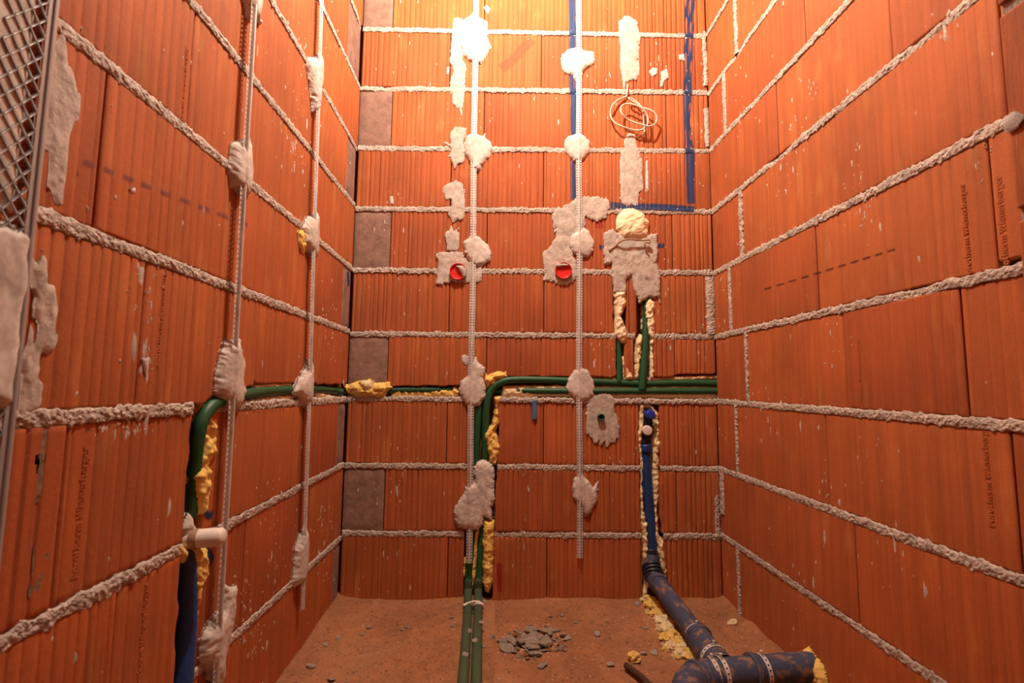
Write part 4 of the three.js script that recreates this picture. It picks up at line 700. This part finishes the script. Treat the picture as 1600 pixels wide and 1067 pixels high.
  function lumpGeo(r) { const s = new THREE.IcosahedronGeometry(r, 5), p = s.attributes.position, z = rr(0, 99); for (let i = 0; i < p.count; i++) { const q = new THREE.Vector3().fromBufferAttribute(p, i), n = q.clone().normalize(); q.multiplyScalar(.85 + .65 * fbm(n.x * 2.4 + z, n.y * 2.4 + n.z * 1.7, n.z * 2.4, 4)); p.setXYZ(i, q.x * 1.2, q.y * .75, q.z); } s.computeVertexNormals(); return s; }
  { const o = mesh('foam_crumb', lumpGeo(.017), M.foam); const [x, z] = F(991, 1033); o.position.set(x, .012, z); tag(o, 'yellow foam piece on the tip of the wooden stick', 'foam'); }
  [[734, 985], [752, 972], [743, 1000], [727, 1022]].forEach(([px, py], i) => { const p = fv(px, py, .031), o = mesh('plaster_chip', variants[i], M.stonePale); o.scale.set(.009, .006, .013); o.rotation.y = i * 1.3; o.position.copy(p); tag(o, ['white plaster chip on the left floor pipe', 'white plaster chip on the right floor pipe, nearest the cord', 'white plaster chip between the two floor pipes', 'white plaster chip on the left floor pipe, nearest the camera'][i], 'chip', 'plaster chips on the floor pipes'); });
  // gravel and dust crumbs nobody could count
  const gg = new Geo();
  const crumb = (x, z, r) => { const y = hgt(x, z), c = g => g, b = []; for (let k = 0; k < 5; k++) { const t = k * 1.2566 + rnd(); b.push(gg.v([x + Math.cos(t) * r * rr(.7, 1.2), y - .0005, z + Math.sin(t) * r * rr(.7, 1.2)])); } const tp = gg.v([x, y + r * rr(.5, .9), z]); for (let k = 0; k < 5; k++) gg.t(tp, b[(k + 1) % 5], b[k]); };
  for (let i = 0; i < 700; i++) crumb(rr(XL + .01, XR - .01), rr(.005, .75), rr(.0008, .003) * (rnd() < .1 ? 1.6 : 1));
  for (let i = 0; i < 260; i++) { const a = rr(0, 6.28), q = rnd(), [x, z] = F(832 + Math.cos(a) * q * 62, 1005 + Math.sin(a) * q * 30); crumb(x, z, rr(.0015, .004)); }
  for (let i = 0; i < 200; i++) { const t = rnd(), [x, z] = F(1015 + 70 * t + rr(-18, 8), 950 + 75 * t + rr(-6, 14)); crumb(x, z, rr(.001, .003)); }
  tag(mesh('floor_crumbs', gg.done(), M.stonePale), 'fine mortar crumbs scattered over the floor', 'crumbs', null, 'stuff');
  // stick
  const a = fv(979, 1040, .014), b = fv(1024, 1078, .016), s = group('wooden_stick', 'dark wooden stick on the floor left of the thick waste pipe', 'stick');
  mesh('stick', rod([a, a.clone().lerp(b, .4).add(new THREE.Vector3(.003, .001, 0)), b, b.clone().lerp(a, -.9)], .0085, 24, 6), M.wood, s);
}

/* ------------------------------------------------------------------ front wall with the door opening, the room behind */
{
  const wf = structure('wall_front', 'wall with the door opening, seen only at its edges');
  mesh('core', boxGeo(-1.9, JL - .004, -.1, H, ZF + .002, ZF2 - .004), M.mortar, wf); mesh('core', boxGeo(JR + .004, 2.1, -.1, H, ZF + .002, ZF2 - .004), M.mortar, wf);
  const jamb = new RoundedBoxGeometry(.38, .236, ZF2 - ZF, 1, .003);
  for (let k = 0; k < 11; k++) for (const [x, sg] of [[JL, -1], [JR, 1]]) mesh('brick', jamb, clay[(k * 2 + (sg > 0)) % 5], wf).position.set(x + sg * .19, k * .25 + .125 - FY, (ZF + ZF2) / 2); mesh('lintel', boxGeo(JL, JR, 2.12, H, ZF, ZF2), M.concrete, wf);
  const back = structure('wall_rear', 'painted wall of the room behind'); mesh('panel', boxGeo(-1.9, 2.1, -.1, H, 4.05, 4.2), M.clayCut, back);
  const sa = structure('wall_side', 'painted side wall of the room behind'); mesh('panel', boxGeo(-1.9, -1.75, -.1, H, ZF2, 4.05), M.clayCut, sa);
  const sb = structure('wall_side_001', 'painted side wall of the room behind'); mesh('panel', boxGeo(1.95, 2.1, -.1, H, ZF2, 4.05), M.clayCut, sb);
  const win = structure('window_1', 'daylit window of the room behind');
  mesh('pane', boxGeo(-.55, .55, .95, 2.15, 4.03, 4.045), new THREE.MeshStandardMaterial({ color: 0x222222, emissive: DAY.color, emissiveIntensity: .3 }), win);
  const l = new THREE.RectAreaLight(DAY.color, DAY.intensity, 1.1, 1.2); l.position.set(0, 1.55, 4.02); l.lookAt(0, 1.55, 0); scene.add(l);
  // metal corner bead with expanded mesh on the left jamb
  const bead = group('corner_bead', 'galvanised corner bead with expanded metal mesh at the left door jamb', 'corner bead');
  const nose = new Geo(), ids = [], pr = []; for (let i = 0; i <= 10; i++) { const a = -2.2 + i * 4.4 / 10; pr.push([Math.cos(a) * .0042, Math.sin(a) * .0042]); }
  for (let j = 0; j <= 1; j++) ids.push(pr.map(([a, b]) => nose.v([JL + .005 + a * .707 + b * .707, j ? 2.1 : .0, ZF - .002 + (-a * .707 + b * .707)])));
  for (let i = 0; i < 10; i++) nose.q(ids[0][i], ids[0][i + 1], ids[1][i + 1], ids[1][i]);
  mesh('nose', nose.done(), M.steel, bead);
  const strip = new Geo();
  const X = JL + .006; const bar = (y0, z0, y1, z1, t) => { const dy = y1 - y0, dz = z1 - z0, l = Math.hypot(dy, dz), ny = dz / l * t, nz = -dy / l * t; const v = [[y0 + ny, z0 + nz], [y1 + ny, z1 + nz], [y1 - ny, z1 - nz], [y0 - ny, z0 - nz]]; const A = v.map(([y, z]) => strip.v([X + .0012, y, z])), Bq = v.map(([y, z]) => strip.v([X - .0012, y, z])); strip.q(...A); strip.q(Bq[3], Bq[2], Bq[1], Bq[0]); for (let k = 0; k < 4; k++) strip.q(A[k], A[(k + 1) % 4], Bq[(k + 1) % 4], Bq[k]); };
  mesh('web', boxGeo(X - .001, X + .001, 0, 2.1, ZF - .002, ZF + .006), M.steel, bead);
  const dw = .0085, dh = .0215;
  for (let c = 0; c < 5; c++) for (let r = 0; r < 97; r++) { const z = ZF + .006 + c * dw, y = r * dh + (c % 2 ? 0 : dh / 2); bar(y, z, y + dh / 2, z + dw, .0008); bar(y + dh, z, y + dh / 2, z + dw, .0008); }
  mesh('expanded_mesh', strip.done(), M.steel, bead);
  const daub = (yA, yB, z0, z1, th, label) => { const g = new Geo(), n = 40, m = 14, q = []; for (let j = 0; j <= n; j++) { q.push([]); for (let i = 0; i <= m; i++) { const y = yA + (yB - yA) * j / n, zz = z0 + (z1 - z0) * i / m, e = Math.min(1, Math.min(j, n - j) / 3, (i + .4) / 2, (m - i) / 2) ; q[j].push(g.v([JL + .001 + th * Math.max(0, e + .25 * fbm(y * 30, zz * 60, 4, 3)), y + .006 * noise(zz * 150, j * .2, 2), zz + .002 * noise(y * 90, 1, 5)], y, zz)); } } for (let j = 0; j < n; j++) for (let i = 0; i < m; i++) g.q(q[j][i], q[j][i + 1], q[j + 1][i + 1], q[j + 1][i]); return tag(mesh('jamb_plaster', g.done(), M.plaster), label, 'plaster', 'plaster on the door jambs'); };
  const yAt = py => onPlane('x', JL + .008, 20, py).y;
  daub(yAt(640), yAt(345), ZF - .004, ZF + .06, .010, 'plaster daub covering the corner bead at the left edge');
  daub(yAt(330), yAt(-60), ZF + .016, ZF + .07, .0045, 'plaster smear behind the expanded metal mesh');
  const yb = onPlane('x', JR, 1596, 185).y; const g2 = (() => { const g = new THREE.IcosahedronGeometry(.011, 4), p = g.attributes.position; for (let i = 0; i < p.count; i++) { const k = 1 + .5 * fbm(p.getX(i) * 90, p.getY(i) * 90, p.getZ(i) * 90, 3); p.setXYZ(i, p.getX(i) * k * .3, p.getY(i) * k * 1.1, p.getZ(i) * k); } g.computeVertexNormals(); return g; })().translate(JR - .001, yb, ZF + .006); tag(mesh('jamb_plaster', g2, M.plaster), 'white plaster blob on the right door jamb at the picture edge', 'plaster', 'plaster on the door jambs');
}

/* ------------------------------------------------------------------ the bulb */
{
  const [x, y, z] = BULB.pos, o = group('light_bulb', 'bare warm bulb hanging from the ceiling above the frame', 'lamp', null, [x, y, z]);
  const glow = new THREE.MeshStandardMaterial({ color: 0xffffff, emissive: BULB.color, emissiveIntensity: 6 });
  mesh('bulb', lathe([[0, -.032], [.014, -.03], [.026, -.02], [.031, -.004], [.028, .012], [.018, .032], [.013, .042]], 24), glow, o);
  mesh('socket', lathe([[.014, .04], [.02, .045], [.02, .085], [.008, .1], [0, .1]], 20), M.white, o);
  mesh('wire', new THREE.CylinderGeometry(.003, .003, H - y - .09, 8).translate(0, .09 + (H - y - .09) / 2, 0), M.white, o);
  const l = new THREE.PointLight(BULB.color, BULB.intensity, 0, 2); l.position.set(0, 0, 0); l.shadow.radius = 1.5; o.add(l);
}

scene.traverse(m => { if (m.isMesh) { m.castShadow = true; m.receiveShadow = true; } if (m.isLight && m.shadow) m.castShadow = true; });
renderer.render(scene, camera);
